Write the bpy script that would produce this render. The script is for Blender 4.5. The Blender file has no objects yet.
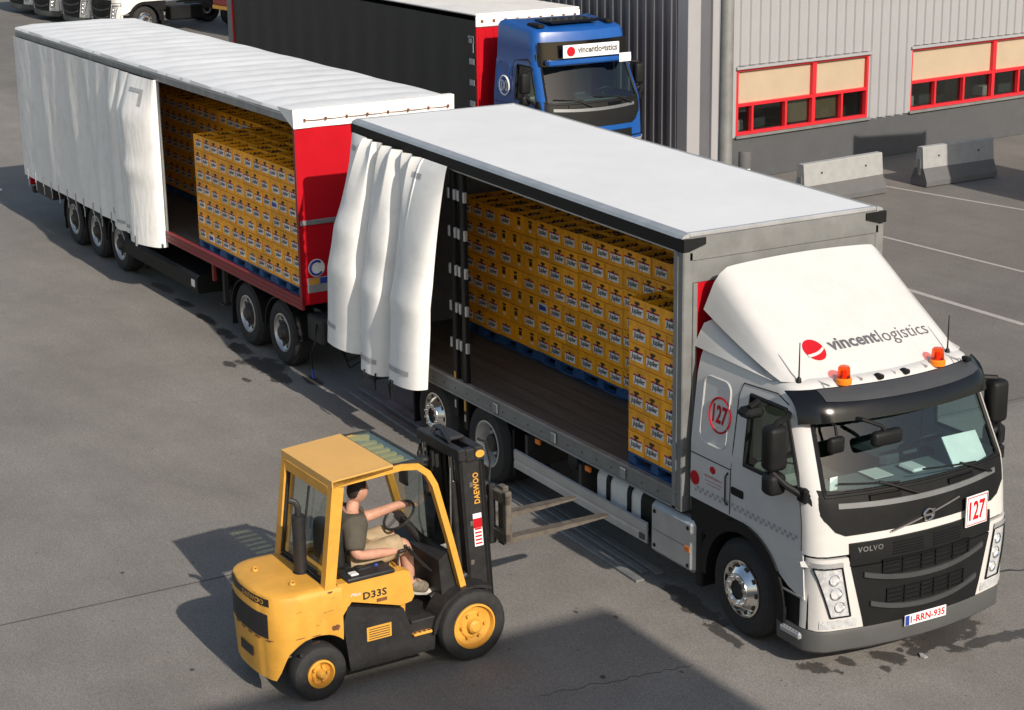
import bpy, bmesh, math, random
from mathutils import Vector, Matrix
random.seed(11)
R = math.radians
sc = bpy.context.scene
COL = sc.collection

# ------------------------------------------------------------------ camera
CAM = Vector((13.82, -11.635, 7.936)); YAW, PITCH, ROLL = 2.628, 0.282, -0.015
fw = Vector((math.cos(YAW)*math.cos(PITCH), math.sin(YAW)*math.cos(PITCH), -math.sin(PITCH)))
rt = fw.cross(Vector((0, 0, 1))).normalized(); up = rt.cross(fw)
cr, sr = math.cos(ROLL), math.sin(ROLL)
rt2 = cr*rt + sr*up; up2 = -sr*rt + cr*up
cd = bpy.data.cameras.new('camera'); cam = bpy.data.objects.new('camera', cd); COL.objects.link(cam)
m3 = Matrix((rt2, up2, -fw)).transposed()
cam.matrix_world = Matrix.Translation(CAM) @ m3.to_4x4()
cd.sensor_fit = 'HORIZONTAL'; cd.sensor_width = 36; cd.lens = 1878.34/1024*36
cd.clip_start = .1; cd.clip_end = 3000
sc.camera = cam
# ------------------------------------------------------------------ sky, sun, exposure
SUN = Vector((1.63, .0, 1)).normalized()
w = bpy.data.worlds.new('World'); sc.world = w; w.use_nodes = True
nt = w.node_tree; bg = nt.nodes['Background']
sky = nt.nodes.new('ShaderNodeTexSky'); sky.sky_type = 'NISHITA'; sky.sun_disc = False
sky.sun_elevation = math.asin(SUN.z); sky.sun_rotation = math.atan2(SUN.x, SUN.y)
sky.air_density = 1.3; sky.dust_density = 2.0; sky.ozone_density = .6
nt.links.new(sky.outputs[0], bg.inputs[0]); bg.inputs[1].default_value = .10
sd = bpy.data.lights.new('sun', 'SUN'); sd.energy = 4.25; sd.angle = R(.55); sd.color = (1, .905, .785)
so = bpy.data.objects.new('sun', sd); COL.objects.link(so); so.location = (20, 0, 30)
so.rotation_euler = SUN.to_track_quat('Z', 'Y').to_euler()
sc.view_settings.view_transform = 'Standard'; sc.view_settings.look = 'None'
sc.view_settings.exposure = .28; sc.view_settings.gamma = 1
sc.render.engine = 'CYCLES'
sc.cycles.max_bounces = 8; sc.cycles.transparent_max_bounces = 12
try: sc.cycles.use_denoising = True
except Exception: pass

# ------------------------------------------------------------------ materials
M = {}
def mat(name, col, rough=.5, metal=0, var=.12, scale=3, bump=0, bscale=60, coat=0, dirt=0, dcol=(.08, .07, .06), dthr=(.5, .75), dsc=2.3, rnd=0, spec=.5, stretch=None):
    m = bpy.data.materials.new(name); m.use_nodes = True; n = m.node_tree.nodes; l = m.node_tree.links
    b = n['Principled BSDF']; b.inputs['Roughness'].default_value = rough; b.inputs['Metallic'].default_value = metal
    b.inputs['Specular IOR Level'].default_value = spec
    if coat: b.inputs['Coat Weight'].default_value = coat; b.inputs['Coat Roughness'].default_value = .08
    tc = n.new('ShaderNodeTexCoord'); src = tc.outputs['Object']
    if stretch:
        mp = n.new('ShaderNodeMapping'); mp.inputs['Scale'].default_value = stretch; l.new(src, mp.inputs[0]); src = mp.outputs[0]
    nz = n.new('ShaderNodeTexNoise'); nz.inputs['Scale'].default_value = scale; nz.inputs['Detail'].default_value = 8; nz.inputs['Roughness'].default_value = .62
    l.new(src, nz.inputs['Vector'])
    mr = n.new('ShaderNodeMapRange'); mr.inputs[1].default_value = .3; mr.inputs[2].default_value = .7
    mr.inputs[3].default_value = 1-var; mr.inputs[4].default_value = 1+var; l.new(nz.outputs[0], mr.inputs[0])
    out = mr.outputs[0]
    if rnd:
        oi = n.new('ShaderNodeObjectInfo'); m2 = n.new('ShaderNodeMapRange'); m2.inputs[3].default_value = 1-rnd; m2.inputs[4].default_value = 1+rnd
        l.new(oi.outputs['Random'], m2.inputs[0]); mm = n.new('ShaderNodeMath'); mm.operation = 'MULTIPLY'; l.new(out, mm.inputs[0]); l.new(m2.outputs[0], mm.inputs[1]); out = mm.outputs[0]
    hs = n.new('ShaderNodeVectorMath'); hs.operation = 'SCALE'; hs.inputs[0].default_value = col[:3]; l.new(out, hs.inputs['Scale'])
    cout = hs.outputs[0]
    if dirt:
        n2 = n.new('ShaderNodeTexNoise'); n2.inputs['Scale'].default_value = scale*dsc; n2.inputs['Detail'].default_value = 10; n2.inputs['Roughness'].default_value = .7; l.new(src, n2.inputs['Vector'])
        r2 = n.new('ShaderNodeMapRange'); r2.inputs[1].default_value = dthr[0]; r2.inputs[2].default_value = dthr[1]; r2.inputs[3].default_value = 0; r2.inputs[4].default_value = dirt; l.new(n2.outputs[0], r2.inputs[0])
        mx = n.new('ShaderNodeMix'); mx.data_type = 'RGBA'; l.new(r2.outputs[0], mx.inputs[0]); l.new(cout, mx.inputs[6]); mx.inputs[7].default_value = (*dcol, 1); cout = mx.outputs[2]
    l.new(cout, b.inputs['Base Color'])
    rr = n.new('ShaderNodeMapRange'); rr.inputs[3].default_value = max(.02, rough-.08); rr.inputs[4].default_value = min(1, rough+.1); l.new(nz.outputs[0], rr.inputs[0]); l.new(rr.outputs[0], b.inputs['Roughness'])
    if bump:
        nb = n.new('ShaderNodeTexNoise'); nb.inputs['Scale'].default_value = bscale; nb.inputs['Detail'].default_value = 4; l.new(src, nb.inputs['Vector'])
        bp = n.new('ShaderNodeBump'); bp.inputs['Strength'].default_value = bump; bp.inputs['Distance'].default_value = .01; l.new(nb.outputs[0], bp.inputs['Height']); l.new(bp.outputs[0], b.inputs['Normal'])
    M[name] = m; return m
def glass(name, tint, ior=1.5, rough=.0):
    m = bpy.data.materials.new(name); m.use_nodes = True; n = m.node_tree.nodes; l = m.node_tree.links
    n.remove(n['Principled BSDF']); o = n['Material Output']
    t = n.new('ShaderNodeBsdfTransparent'); t.inputs[0].default_value = (*tint, 1)
    g = n.new('ShaderNodeBsdfGlossy'); g.inputs['Roughness'].default_value = rough; g.inputs[0].default_value = (1, 1, 1, 1)
    lw = n.new('ShaderNodeLayerWeight'); lw.inputs[0].default_value = .5
    pw = n.new('ShaderNodeMath'); pw.operation = 'POWER'; l.new(lw.outputs['Facing'], pw.inputs[0]); pw.inputs[1].default_value = 4.5
    f0 = ((ior-1)/(ior+1))**2; f = n.new('ShaderNodeMapRange'); f.inputs[3].default_value = f0; f.inputs[4].default_value = 1; l.new(pw.outputs[0], f.inputs[0])
    mx = n.new('ShaderNodeMixShader'); l.new(f.outputs[0], mx.inputs[0]); l.new(t.outputs[0], mx.inputs[1]); l.new(g.outputs[0], mx.inputs[2]); l.new(mx.outputs[0], o.inputs[0])
    M[name] = m
mat('white_paint', (.57, .56, .545), .34, var=.04, coat=.35, dirt=.16, dcol=(.45, .42, .36))
mat('bus_white', (.72, .70, .66), .4, var=.05, dirt=.1, dcol=(.4, .38, .33))
mat('red_paint', (.44, .003, .011), .5, var=.06, spec=.2, dirt=.06)
mat('dark_red', (.24, .02, .025), .5, var=.15, dirt=.35)
mat('blue_paint', (.007, .075, .30), .32, var=.08, coat=.3, dirt=.15, dcol=(.05, .07, .1))
mat('black_plastic', (.0085, .0088, .0095), .55, var=.25, spec=.22, dirt=.2, dcol=(.022, .021, .02), bump=.05, bscale=200)
mat('black_gloss', (.006, .0065, .0075), .14, var=.1, spec=.4)
mat('grille_grey', (.045, .047, .05), .45, var=.1)
mat('bumper_grey', (.068, .070, .071), .5, var=.08, dirt=.15)
mat('rubber', (.018, .018, .019), .8, var=.3, scale=12, dirt=.35, dcol=(.06, .055, .05))
mat('alu', (.62, .62, .62), .35, 1, var=.15, scale=8)
mat('chrome', (.80, .79, .77), .15, 1, var=.06)
mat('rim_silver', (.52, .52, .51), .38, .7, var=.1, dirt=.2)
mat('hub_dark', (.045, .042, .04), .55, .3, var=.3)
mat('steel', (.30, .31, .315), .5, .55, var=.2, scale=5, dirt=.25, dcol=(.12, .11, .10), stretch=(1, 1, .35))
mat('galv', (.215, .22, .218), .55, .35, var=.16, scale=4, dirt=.3, dcol=(.2, .19, .165), stretch=(1, 1, 1))
mat('alu_dull', (.48, .49, .50), .45, .6, var=.1, dirt=.15)
mat('chassis', (.025, .024, .024), .65, var=.3, dirt=.3, dcol=(.07, .06, .05))
mat('floor_wood', (.082, .072, .062), .6, var=.35, scale=2.5, dirt=.5, dcol=(.10, .085, .07), stretch=(.35, 3, 1))
mat('roof_sheet', (.68, .69, .70), .55, var=.04, scale=.9, dirt=.12, dcol=(.5, .49, .47))
mat('tarp', (.82, .815, .80), .42, var=.06, scale=1.2, dirt=.28, dcol=(.40, .38, .34), bump=.25, bscale=6)
mat('tarp_old', (.68, .69, .70), .5, var=.08, scale=1.0, dirt=.25, dcol=(.40, .38, .34), bump=.2, bscale=5, stretch=(1, 1, .4))
mat('tarp_black', (.012, .012, .013), .5, var=.15)
mat('tarp_grey', (.40, .40, .41), .5)
mat('crate_yellow', (.92, .39, .008), .5, var=.16, scale=12, rnd=.16, dirt=.12, dcol=(.25, .12, .02))
mat('crate_dark', (.035, .02, .008), .7)
mat('bottle_brown', (.035, .014, .005), .2, var=.3)
mat('cap', (.14, .12, .09), .4, .4)
mat('paper', (.74, .72, .68), .6, var=.05, rnd=.16)
mat('ink', (.02, .018, .02), .6)
mat('print_red', (.46, .008, .016), .6, spec=.2)
mat('print_grey', (.10, .10, .11), .5)
mat('print_lightgrey', (.33, .33, .34), .5)
mat('print_blue', (.02, .05, .3), .5)
mat('pallet_blue', (.018, .075, .20), .7, var=.3, scale=9, dirt=.3, dcol=(.05, .05, .05))
mat('fork_yellow', (.62, .315, .045), .5, var=.10, scale=5, dirt=.38, dcol=(.42, .20, .03))
mat('fork_worn', (.62, .315, .045), .52, var=.12, scale=4, dirt=.95, dcol=(.13, .05, .022), dthr=(.66, .70), dsc=1.6)
mat('trim', (.20, .21, .22), .4, .5, var=.08)
mat('container_blue', (.05, .10, .16), .6, var=.15, dirt=.3)
mat('fork_roof', (.66, .37, .10), .5, var=.06, dirt=.12, dcol=(.45, .26, .08))
mat('rust', (.16, .06, .025), .8, var=.4, scale=15)
mat('fork_black', (.016, .016, .017), .5, var=.25, scale=8, dirt=.35, dcol=(.06, .052, .045))
mat('fork_steel', (.14, .125, .105), .6, .4, var=.35, scale=12, dirt=.5, dcol=(.13, .06, .03))
mat('hyd_rod', (.7, .7, .69), .12, 1, var=.05)
mat('orange', (.80, .20, .01), .35)
mat('skin', (.50, .265, .185), .5, var=.14, scale=14)
mat('shirt', (.068, .060, .046), .85, var=.2, scale=9, bump=1.0, bscale=11)
mat('shorts', (.36, .27, .165), .85, var=.2, scale=9, bump=1.0, bscale=12)
mat('hair', (.016, .011, .009), .6, var=.3, scale=60, bump=.5, bscale=120)
mat('shoe', (.17, .145, .11), .7, var=.4, scale=30)
mat('sole', (.5, .48, .43), .7)
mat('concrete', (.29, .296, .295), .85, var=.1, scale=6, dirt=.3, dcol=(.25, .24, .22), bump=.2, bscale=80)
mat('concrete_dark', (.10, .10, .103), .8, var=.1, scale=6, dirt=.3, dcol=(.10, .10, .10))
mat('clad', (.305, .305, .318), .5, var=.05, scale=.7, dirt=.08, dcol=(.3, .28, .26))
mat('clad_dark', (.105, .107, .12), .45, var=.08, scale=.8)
mat('plinth', (.068, .071, .077), .75, var=.08, scale=2, dirt=.2, dcol=(.12, .12, .12), bump=.2)
mat('win_red', (.68, .02, .03), .35, var=.04)
mat('blind', (.40, .32, .225), .8, var=.05, scale=2)
mat('interior', (.5, .5, .48), .8)
mat('seat_grey', (.04, .05, .055), .8)
mat('dash', (.10, .125, .13), .7)
mat('dash_light', (.30, .285, .25), .7)
mat('lamp_clear', (.72, .74, .76), .12, .45, var=.25, scale=18, bump=.9, bscale=22)
mat('line_paint', (.36, .345, .32), .75, var=.12, scale=9, dirt=.45, dcol=(.2, .19, .175))
mat('wet', (.035, .032, .029), .38, var=.2, scale=8)
mat('tar', (.07, .066, .061), .8, var=.2)
mat('sign_white', (.80, .80, .79), .4)
mat('plastic_white', (.72, .72, .70), .4)
mat('water', (.55, .65, .8), .1)
glass('glass', (.62, .70, .68)); glass('glass_cab', (.62, .76, .75), 1.7); glass('glass_dark', (.12, .13, .14), 1.55)
glass('glass_office', (.62, .65, .63), 1.7); glass('glass_green', (.80, .90, .66), 1.5); glass('glass_orange', (.95, .30, .02), 1.5); glass('glass_lamp', (.92, .93, .93), 1.45)

# ------------------------------------------------------------------ mesh helpers
FONTS = {}
def text_geo(s, bold=0, spacing=1, shear=0):
    k = (s, bold, spacing, shear)
    if k not in FONTS:
        c = bpy.data.curves.new('t', 'FONT'); c.body = s; c.size = 1; c.resolution_u = 2; c.offset = bold; c.space_character = spacing; c.shear = shear; c.fill_mode = 'FRONT'
        o = bpy.data.objects.new('t', c); COL.objects.link(o)
        dg = bpy.context.evaluated_depsgraph_get(); me = o.evaluated_get(dg).to_mesh()
        v = [(p.co.x, p.co.y) for p in me.vertices]; f = [tuple(p.vertices) for p in me.polygons]
        o.evaluated_get(dg).to_mesh_clear(); bpy.data.objects.remove(o); bpy.data.curves.remove(c)
        x0 = min(p[0] for p in v); x1 = max(p[0] for p in v); y0 = min(p[1] for p in v); y1 = max(p[1] for p in v)
        FONTS[k] = ([((a-x0)/(x1-x0), (b-y0)/(y1-y0)) for a, b in v], f)
    return FONTS[k]

class MB:
    def __init__(s): s.v = []; s.f = []; s.m = []; s.s = []
    def add(s, V, F, mi=0, sm=False):
        o = len(s.v); s.v += [tuple(p) for p in V]
        for f in F: s.f.append(tuple(i+o for i in f)); s.m.append(mi); s.s.append(sm)
        return s
    def box(s, x0, x1, y0, y1, z0, z1, mi=0, b=0, T=None):
        if x0 > x1: x0, x1 = x1, x0
        if y0 > y1: y0, y1 = y1, y0
        if z0 > z1: z0, z1 = z1, z0
        X, Y, Z = (x0, x1), (y0, y1), (z0, z1)
        if not b:
            V = [(x, y, z) for z in Z for y in Y for x in X]
            F = [(0, 2, 3, 1), (4, 5, 7, 6), (0, 1, 5, 4), (2, 6, 7, 3), (0, 4, 6, 2), (1, 3, 7, 5)]
        else:
            b = min(b, (x1-x0)*.49, (y1-y0)*.49, (z1-z0)*.49); V = []; I = {}
            for i in (0, 1):
                for j in (0, 1):
                    for k in (0, 1):
                        p = [X[i], Y[j], Z[k]]; sg = [1-2*i, 1-2*j, 1-2*k]
                        for a in range(3):
                            q = [p[c]+(sg[c]*b if c != a else 0) for c in range(3)]
                            I[i, j, k, a] = len(V); V.append(tuple(q))
            F = []
            for i in (0, 1):
                F.append(tuple(I[i, j, k, 0] for j, k in ((0, 0), (1, 0), (1, 1), (0, 1))))
                F.append(tuple(I[j, i, k, 1] for j, k in ((0, 0), (1, 0), (1, 1), (0, 1))))
                F.append(tuple(I[j, k, i, 2] for j, k in ((0, 0), (1, 0), (1, 1), (0, 1))))
                for j in (0, 1):
                    F.append((I[i, j, 0, 0], I[i, j, 1, 0], I[i, j, 1, 1], I[i, j, 0, 1]))
                    F.append((I[i, 0, j, 0], I[i, 1, j, 0], I[i, 1, j, 2], I[i, 0, j, 2]))
                    F.append((I[0, i, j, 1], I[1, i, j, 1], I[1, i, j, 2], I[0, i, j, 2]))
                    for k in (0, 1): F.append((I[i, j, k, 0], I[i, j, k, 1], I[i, j, k, 2]))
        if T is not None: V = [tuple(T @ Vector(p)) for p in V]
        return s.add(V, F, mi)
    def prism(s, poly, ax, a, b, mi=0, sm=False, T=None):
        n = len(poly); mk = {'x': lambda p, h: (h, p[0], p[1]), 'y': lambda p, h: (p[0], h, p[1]), 'z': lambda p, h: (p[0], p[1], h)}[ax]
        V = [mk(p, a) for p in poly]+[mk(p, b) for p in poly]
        if T is not None: V = [tuple(T @ Vector(p)) for p in V]
        F = [tuple(range(n))[::-1], tuple(range(n, 2*n))]+[(i, (i+1) % n, n+(i+1) % n, n+i) for i in range(n)]
        return s.add(V, F, mi, sm)
    def lathe(s, prof, o, axis, seg=24, mi=0, sm=True, a0=0, a1=2*math.pi):
        A = Vector(axis).normalized(); U = A.orthogonal().normalized(); W = A.cross(U); o = Vector(o)
        full = abs(a1-a0-2*math.pi) < 1e-6; n = seg if full else seg+1; V = []
        for r, h in prof:
            for i in range(n):
                t = a0+(a1-a0)*i/seg; V.append(tuple(o+A*h+(U*math.cos(t)+W*math.sin(t))*r))
        F = []
        for k in range(len(prof)-1):
            for i in range(seg):
                j = (i+1) % n; F.append((k*n+i, k*n+j, (k+1)*n+j, (k+1)*n+i))
        return s.add(V, F, mi, sm)
    def cyl(s, p0, p1, r0, r1=None, seg=12, mi=0, sm=True):
        p0 = Vector(p0); p1 = Vector(p1); L = (p1-p0).length; r1 = r0 if r1 is None else r1
        return s.lathe([(1e-4, 0), (r0, 0), (r1, L), (1e-4, L)], p0, p1-p0, seg, mi, sm)
    def tube(s, pts, r, seg=8, mi=0, close=False):
        P = [Vector(p) for p in pts]; n = len(P); V = []; F = []; U = None
        for i in range(n):
            a = P[(i-1) % n] if (close or i) else P[0]; b = P[(i+1) % n] if (close or i < n-1) else P[-1]
            t = (b-a).normalized()
            U = (t.orthogonal() if U is None else U-t*U.dot(t)).normalized(); W = t.cross(U)
            rr = r[i] if isinstance(r, (list, tuple)) else r
            V += [tuple(P[i]+(U*math.cos(2*math.pi*k/seg)+W*math.sin(2*math.pi*k/seg))*rr) for k in range(seg)]
        for i in range(n if close else n-1):
            j = (i+1) % n
            F += [(i*seg+k, i*seg+(k+1) % seg, j*seg+(k+1) % seg, j*seg+k) for k in range(seg)]
        if not close: F += [tuple(range(seg))[::-1], tuple((n-1)*seg+k for k in range(seg))]
        return s.add(V, F, mi, True)
    def grid(s, fn, us, vs, mi=0, sm=True, skip=None, mif=None):
        nu, nv = len(us), len(vs); V = [fn(u, v) for v in vs for u in us]; o = len(s.v); s.v += [tuple(p) for p in V]
        for j in range(nv-1):
            for i in range(nu-1):
                if skip and skip(i, j): continue
                s.f.append((o+j*nu+i, o+j*nu+i+1, o+(j+1)*nu+i+1, o+(j+1)*nu+i)); s.m.append(mif(i, j) if mif else mi); s.s.append(sm)
        return s
    def rbox(s, x0, x1, y0, y1, z0, z1, b, seg=3, mi=0, T=None):
        bm = bmesh.new(); bmesh.ops.create_cube(bm, size=1)
        for v in bm.verts: v.co = ((x0+x1)/2+v.co.x*abs(x1-x0), (y0+y1)/2+v.co.y*abs(y1-y0), (z0+z1)/2+v.co.z*abs(z1-z0))
        bmesh.ops.bevel(bm, geom=bm.edges[:], offset=b, segments=seg, profile=.5, affect='EDGES', clamp_overlap=True)
        bm.verts.index_update(); V = [tuple(T @ v.co) if T is not None else tuple(v.co) for v in bm.verts]; F = [tuple(v.index for v in f.verts) for f in bm.faces]; bm.free()
        return s.add(V, F, mi, True)
    def ball(s, c, r, seg=14, rings=8, mi=0):
        r = (r, r, r) if not isinstance(r, (tuple, list)) else r
        us = [2*math.pi*i/seg for i in range(seg+1)]; vs = [math.pi*(j+.001)/(rings+.002)-math.pi/2 for j in range(rings+1)]
        return s.grid(lambda u, v: (c[0]+r[0]*math.cos(u)*math.cos(v), c[1]+r[1]*math.sin(u)*math.cos(v), c[2]+r[2]*math.sin(v)), us, vs, mi)
    def text(s, t, fn, mi=0, bold=0, spacing=1, shear=0):
        v, f = text_geo(t, bold, spacing, shear); return s.add([fn(a, b) for a, b in v], f, mi)
    def build(s, name, mats, parent=None, loc=None, rotz=None, ang=32, merge=True, kind=None, T=None):
        me = bpy.data.meshes.new(name)
        V = [tuple(T(p)) for p in s.v] if T else s.v
        me.from_pydata(V, [], s.f); mats = mats if isinstance(mats, (list, tuple)) else [mats]
        for k in mats: me.materials.append(M[k])
        me.polygons.foreach_set('material_index', s.m); me.polygons.foreach_set('use_smooth', s.s)
        if merge:
            bm = bmesh.new(); bm.from_mesh(me); bmesh.ops.remove_doubles(bm, verts=bm.verts, dist=2e-5)
            bmesh.ops.recalc_face_normals(bm, faces=bm.faces); bm.to_mesh(me); bm.free()
        me.update()
        if any(s.s): me.set_sharp_from_angle(angle=R(ang))
        o = bpy.data.objects.new(name, me); COL.objects.link(o)
        if parent is not None: o.parent = parent
        if loc is not None: o.location = loc
        if rotz is not None: o.rotation_euler = (0, 0, rotz)
        if kind: o['kind'] = kind
        return o
def thing(name, label, cat, loc=(0, 0, 0), rotz=0, group=None):
    o = bpy.data.objects.new(name, None); COL.objects.link(o); o.location = loc; o.rotation_euler = (0, 0, rotz); o.empty_display_size = .2
    return tag(o, label, cat, group)
def tag(o, label, cat, group=None):
    o['label'] = label; o['category'] = cat
    if group: o['group'] = group
    return o
def copy_tree(o, parent=None):
    c = o.copy(); COL.objects.link(c); c.parent = parent
    for ch in o.children: copy_tree(ch, c)
    return c
def interp(x, tab):
    if x <= tab[0][0]: return tab[0][1]
    for (a, va), (b, vb) in zip(tab, tab[1:]):
        if x <= b: return va+(vb-va)*(x-a)/(b-a)
    return tab[-1][1]
def lin(a, b, n): return [a+(b-a)*i/(n-1) for i in range(n)]
def rrect(x0, x1, y0, y1, r, n=4):
    P = []
    for cx, cy, a in ((x1-r, y1-r, 0), (x0+r, y1-r, 90), (x0+r, y0+r, 180), (x1-r, y0+r, 270)):
        for i in range(n+1): t = R(a+90*i/n); P.append((cx+r*math.cos(t), cy+r*math.sin(t)))
    return P
# ------------------------------------------------------------------ ground
def ground_mat():
    m = bpy.data.materials.new('asphalt'); m.use_nodes = True; n = m.node_tree.nodes; l = m.node_tree.links; b = n['Principled BSDF']
    tc = n.new('ShaderNodeTexCoord')
    def noise(s, d=6, r=.6, vec=None):
        x = n.new('ShaderNodeTexNoise'); x.inputs['Scale'].default_value = s; x.inputs['Detail'].default_value = d; x.inputs['Roughness'].default_value = r; l.new(vec or tc.outputs['Object'], x.inputs['Vector']); return x.outputs[0]
    def mr(i, a, c, lo, hi):
        x = n.new('ShaderNodeMapRange'); x.inputs[1].default_value = a; x.inputs[2].default_value = c; x.inputs[3].default_value = lo; x.inputs[4].default_value = hi; l.new(i, x.inputs[0]); return x.outputs[0]
    def mul(a, c):
        x = n.new('ShaderNodeMath'); x.operation = 'MULTIPLY'; l.new(a, x.inputs[0]); l.new(c, x.inputs[1]); return x.outputs[0]
    mp = n.new('ShaderNodeMapping'); mp.inputs['Scale'].default_value = (.25, 1.2, 1); l.new(tc.outputs['Object'], mp.inputs[0])
    big = mr(noise(.22, 6), .3, .7, .84, 1.14); mid = mr(noise(1.7, 8, .7), .3, .7, .90, 1.09)
    streak = mr(noise(.9, 7, .65, mp.outputs[0]), .3, .7, .92, 1.07)
    fine = mr(noise(62, 4, .8), .28, .72, .36, 1.62); fine2 = mr(noise(20, 6, .75), .3, .7, .80, 1.18)
    k = mul(mul(mul(big, mid), mul(fine, fine2)), streak)
    vo = n.new('ShaderNodeTexVoronoi'); vo.inputs['Scale'].default_value = 3.1; l.new(tc.outputs['Object'], vo.inputs['Vector'])
    spot = mr(vo.outputs['Distance'], .035, .07, .55, 1); k = mul(k, spot)
    sx = n.new('ShaderNodeSeparateXYZ'); l.new(tc.outputs['Object'], sx.inputs[0])
    # older, darker surfacing on the far side of the pavement joint, to the right of the truck
    s1 = mr(sx.outputs[0], -4.26, -4.24, 1, 0); s2 = mr(sx.outputs[1], 2.2, 3.5, 0, 1); st = mr(mul(s1, s2), 0, 1, 1, .80); k = mul(k, st)
    # wet and oily stains soaked into the surface: ellipses with noise-broken edges
    STAINS = [(.98, .42, .20, .50, .1), (.80, .82, .28, .17, .3), (1.32, .95, .10, .75, -.12), (1.12, .0, .12, .12, 0), (1.1, -.3, .2, .13, .5), (1.0, -.1, .07, .06, 0), (.9, -1.05, .26, .11, .5), (.93, -.72, .14, .08, 0), (1.25, -.5, .09, .06, 0),
              (-11.5, -1.6, .62, .26, .05), (-12.6, -1.55, .42, .14, 0), (-10.8, -1.66, .34, .13, 0), (-10.4, -1.3, .34, .12, 0), (-13.5, -1.42, .40, .11, 0), (-14.6, -1.36, .42, .10, 0), (-15.8, -1.3, .42, .10, 0), (-17.0, -1.24, .5, .11, 0), (-18.3, -1.16, .45, .11, 0), (-11.9, -2.02, .2, .07, 0), (-11.0, -2.1, .16, .06, 0),
              (-1.3, -1.13, .34, .09, 0), (-.8, -1.22, .42, .12, 0), (-.2, -1.36, .36, .07, 0), (-1.42, -2.33, .045, .03, 0), (-1.1, -2.05, .04, .03, 0), (.3, -2.2, .04, .03, 0), (.0, -2.9, .05, .035, 0), (-2.2, -6.2, .04, .03, 0), (-4.9, -6.0, .05, .04, 0)]
    nv = n.new('ShaderNodeTexNoise'); nv.inputs['Scale'].default_value = 3.4; nv.inputs['Detail'].default_value = 7; nv.inputs['Roughness'].default_value = .72; l.new(tc.outputs['Object'], nv.inputs['Vector'])
    acc = None
    for cx, cy, rx, ry, ro_ in STAINS:
        q = n.new('ShaderNodeMapping'); q.vector_type = 'TEXTURE'; q.inputs['Location'].default_value = (cx, cy, 0); q.inputs['Rotation'].default_value = (0, 0, ro_); q.inputs['Scale'].default_value = (rx, ry, 50); l.new(tc.outputs['Object'], q.inputs[0])
        ln = n.new('ShaderNodeVectorMath'); ln.operation = 'LENGTH'; l.new(q.outputs[0], ln.inputs[0])
        if acc is None: acc = ln.outputs['Value']
        else:
            mn = n.new('ShaderNodeMath'); mn.operation = 'MINIMUM'; l.new(acc, mn.inputs[0]); l.new(ln.outputs['Value'], mn.inputs[1]); acc = mn.outputs[0]
    nn2 = mr(nv.outputs[0], .32, .68, -.62, .62); ad = n.new('ShaderNodeMath'); ad.operation = 'ADD'; l.new(acc, ad.inputs[0]); l.new(nn2, ad.inputs[1])
    wetm = mr(ad.outputs[0], .86, .98, .34, 1); k = mul(k, wetm); wr = mr(ad.outputs[0], .86, .98, .48, .85); l.new(wr, b.inputs['Roughness'])
    sc_ = n.new('ShaderNodeVectorMath'); sc_.operation = 'SCALE'; sc_.inputs[0].default_value = (.200, .188, .174); l.new(k, sc_.inputs['Scale']); l.new(sc_.outputs[0], b.inputs['Base Color'])
    b.inputs['Specular IOR Level'].default_value = .3
    bp = n.new('ShaderNodeBump'); bp.inputs['Strength'].default_value = .35; bp.inputs['Distance'].default_value = .006; l.new(noise(110, 3), bp.inputs['Height']); l.new(bp.outputs[0], b.inputs['Normal'])
    M['asphalt'] = m
ground_mat()
g = MB(); g.box(-600, 300, -400, 500, -.3, 0); gr = g.build('ground', 'asphalt', merge=False); gr['kind'] = 'structure'
def sheet(name, polys, mt, z, kind='structure'):
    b = MB()
    for p in polys: b.prism(p, 'z', z-.003, z, 0)
    o = b.build(name, mt, merge=False); o['kind'] = kind; return o
def strip(pts, w):
    L = []; Rr = []
    for i, p in enumerate(pts):
        a = Vector(pts[max(0, i-1)]); c = Vector(pts[min(len(pts)-1, i+1)]); d = (c-a).normalized(); nn = Vector((-d.y, d.x)); ww = w*random.uniform(.55, 1.3) if len(pts) > 3 else w
        L.append(tuple(Vector(p)+nn*ww/2)); Rr.append(tuple(Vector(p)-nn*ww/2))
    return L+Rr[::-1]
def wander(p, q, n, a):
    P = []
    for i in range(n+1):
        t = i/n; d = Vector(q)-Vector(p); nn = Vector((-d.y, d.x)).normalized(); o = random.uniform(-a, a) if 0 < i < n else 0
        P.append(tuple(Vector(p)+d*t+nn*o))
    return P
sheet('pavement_joint', [strip([(-4.2, -30), (-4.21, -6), (-4.26, 0), (-4.45, 12)], .022)], 'tar', .004)
sheet('pavement_joint', [strip(wander((.164, 2.4), (.5, 6.0), 14, .03), .03)], 'tar', .004)
sheet('pavement_joint', [strip(wander((-9.9, 3.4), (-9.6, 9.2), 12, .01), .02)], 'tar', .004)
sheet('pavement_crack', [strip(wander((.03, -3.6), (.23, -2.02), 22, .035), .008)], 'tar', .004)
sheet('pavement_crack', [strip(wander((-.29, .93), (.164, 2.4), 16, .03), .045)], 'wet', .004)
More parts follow.
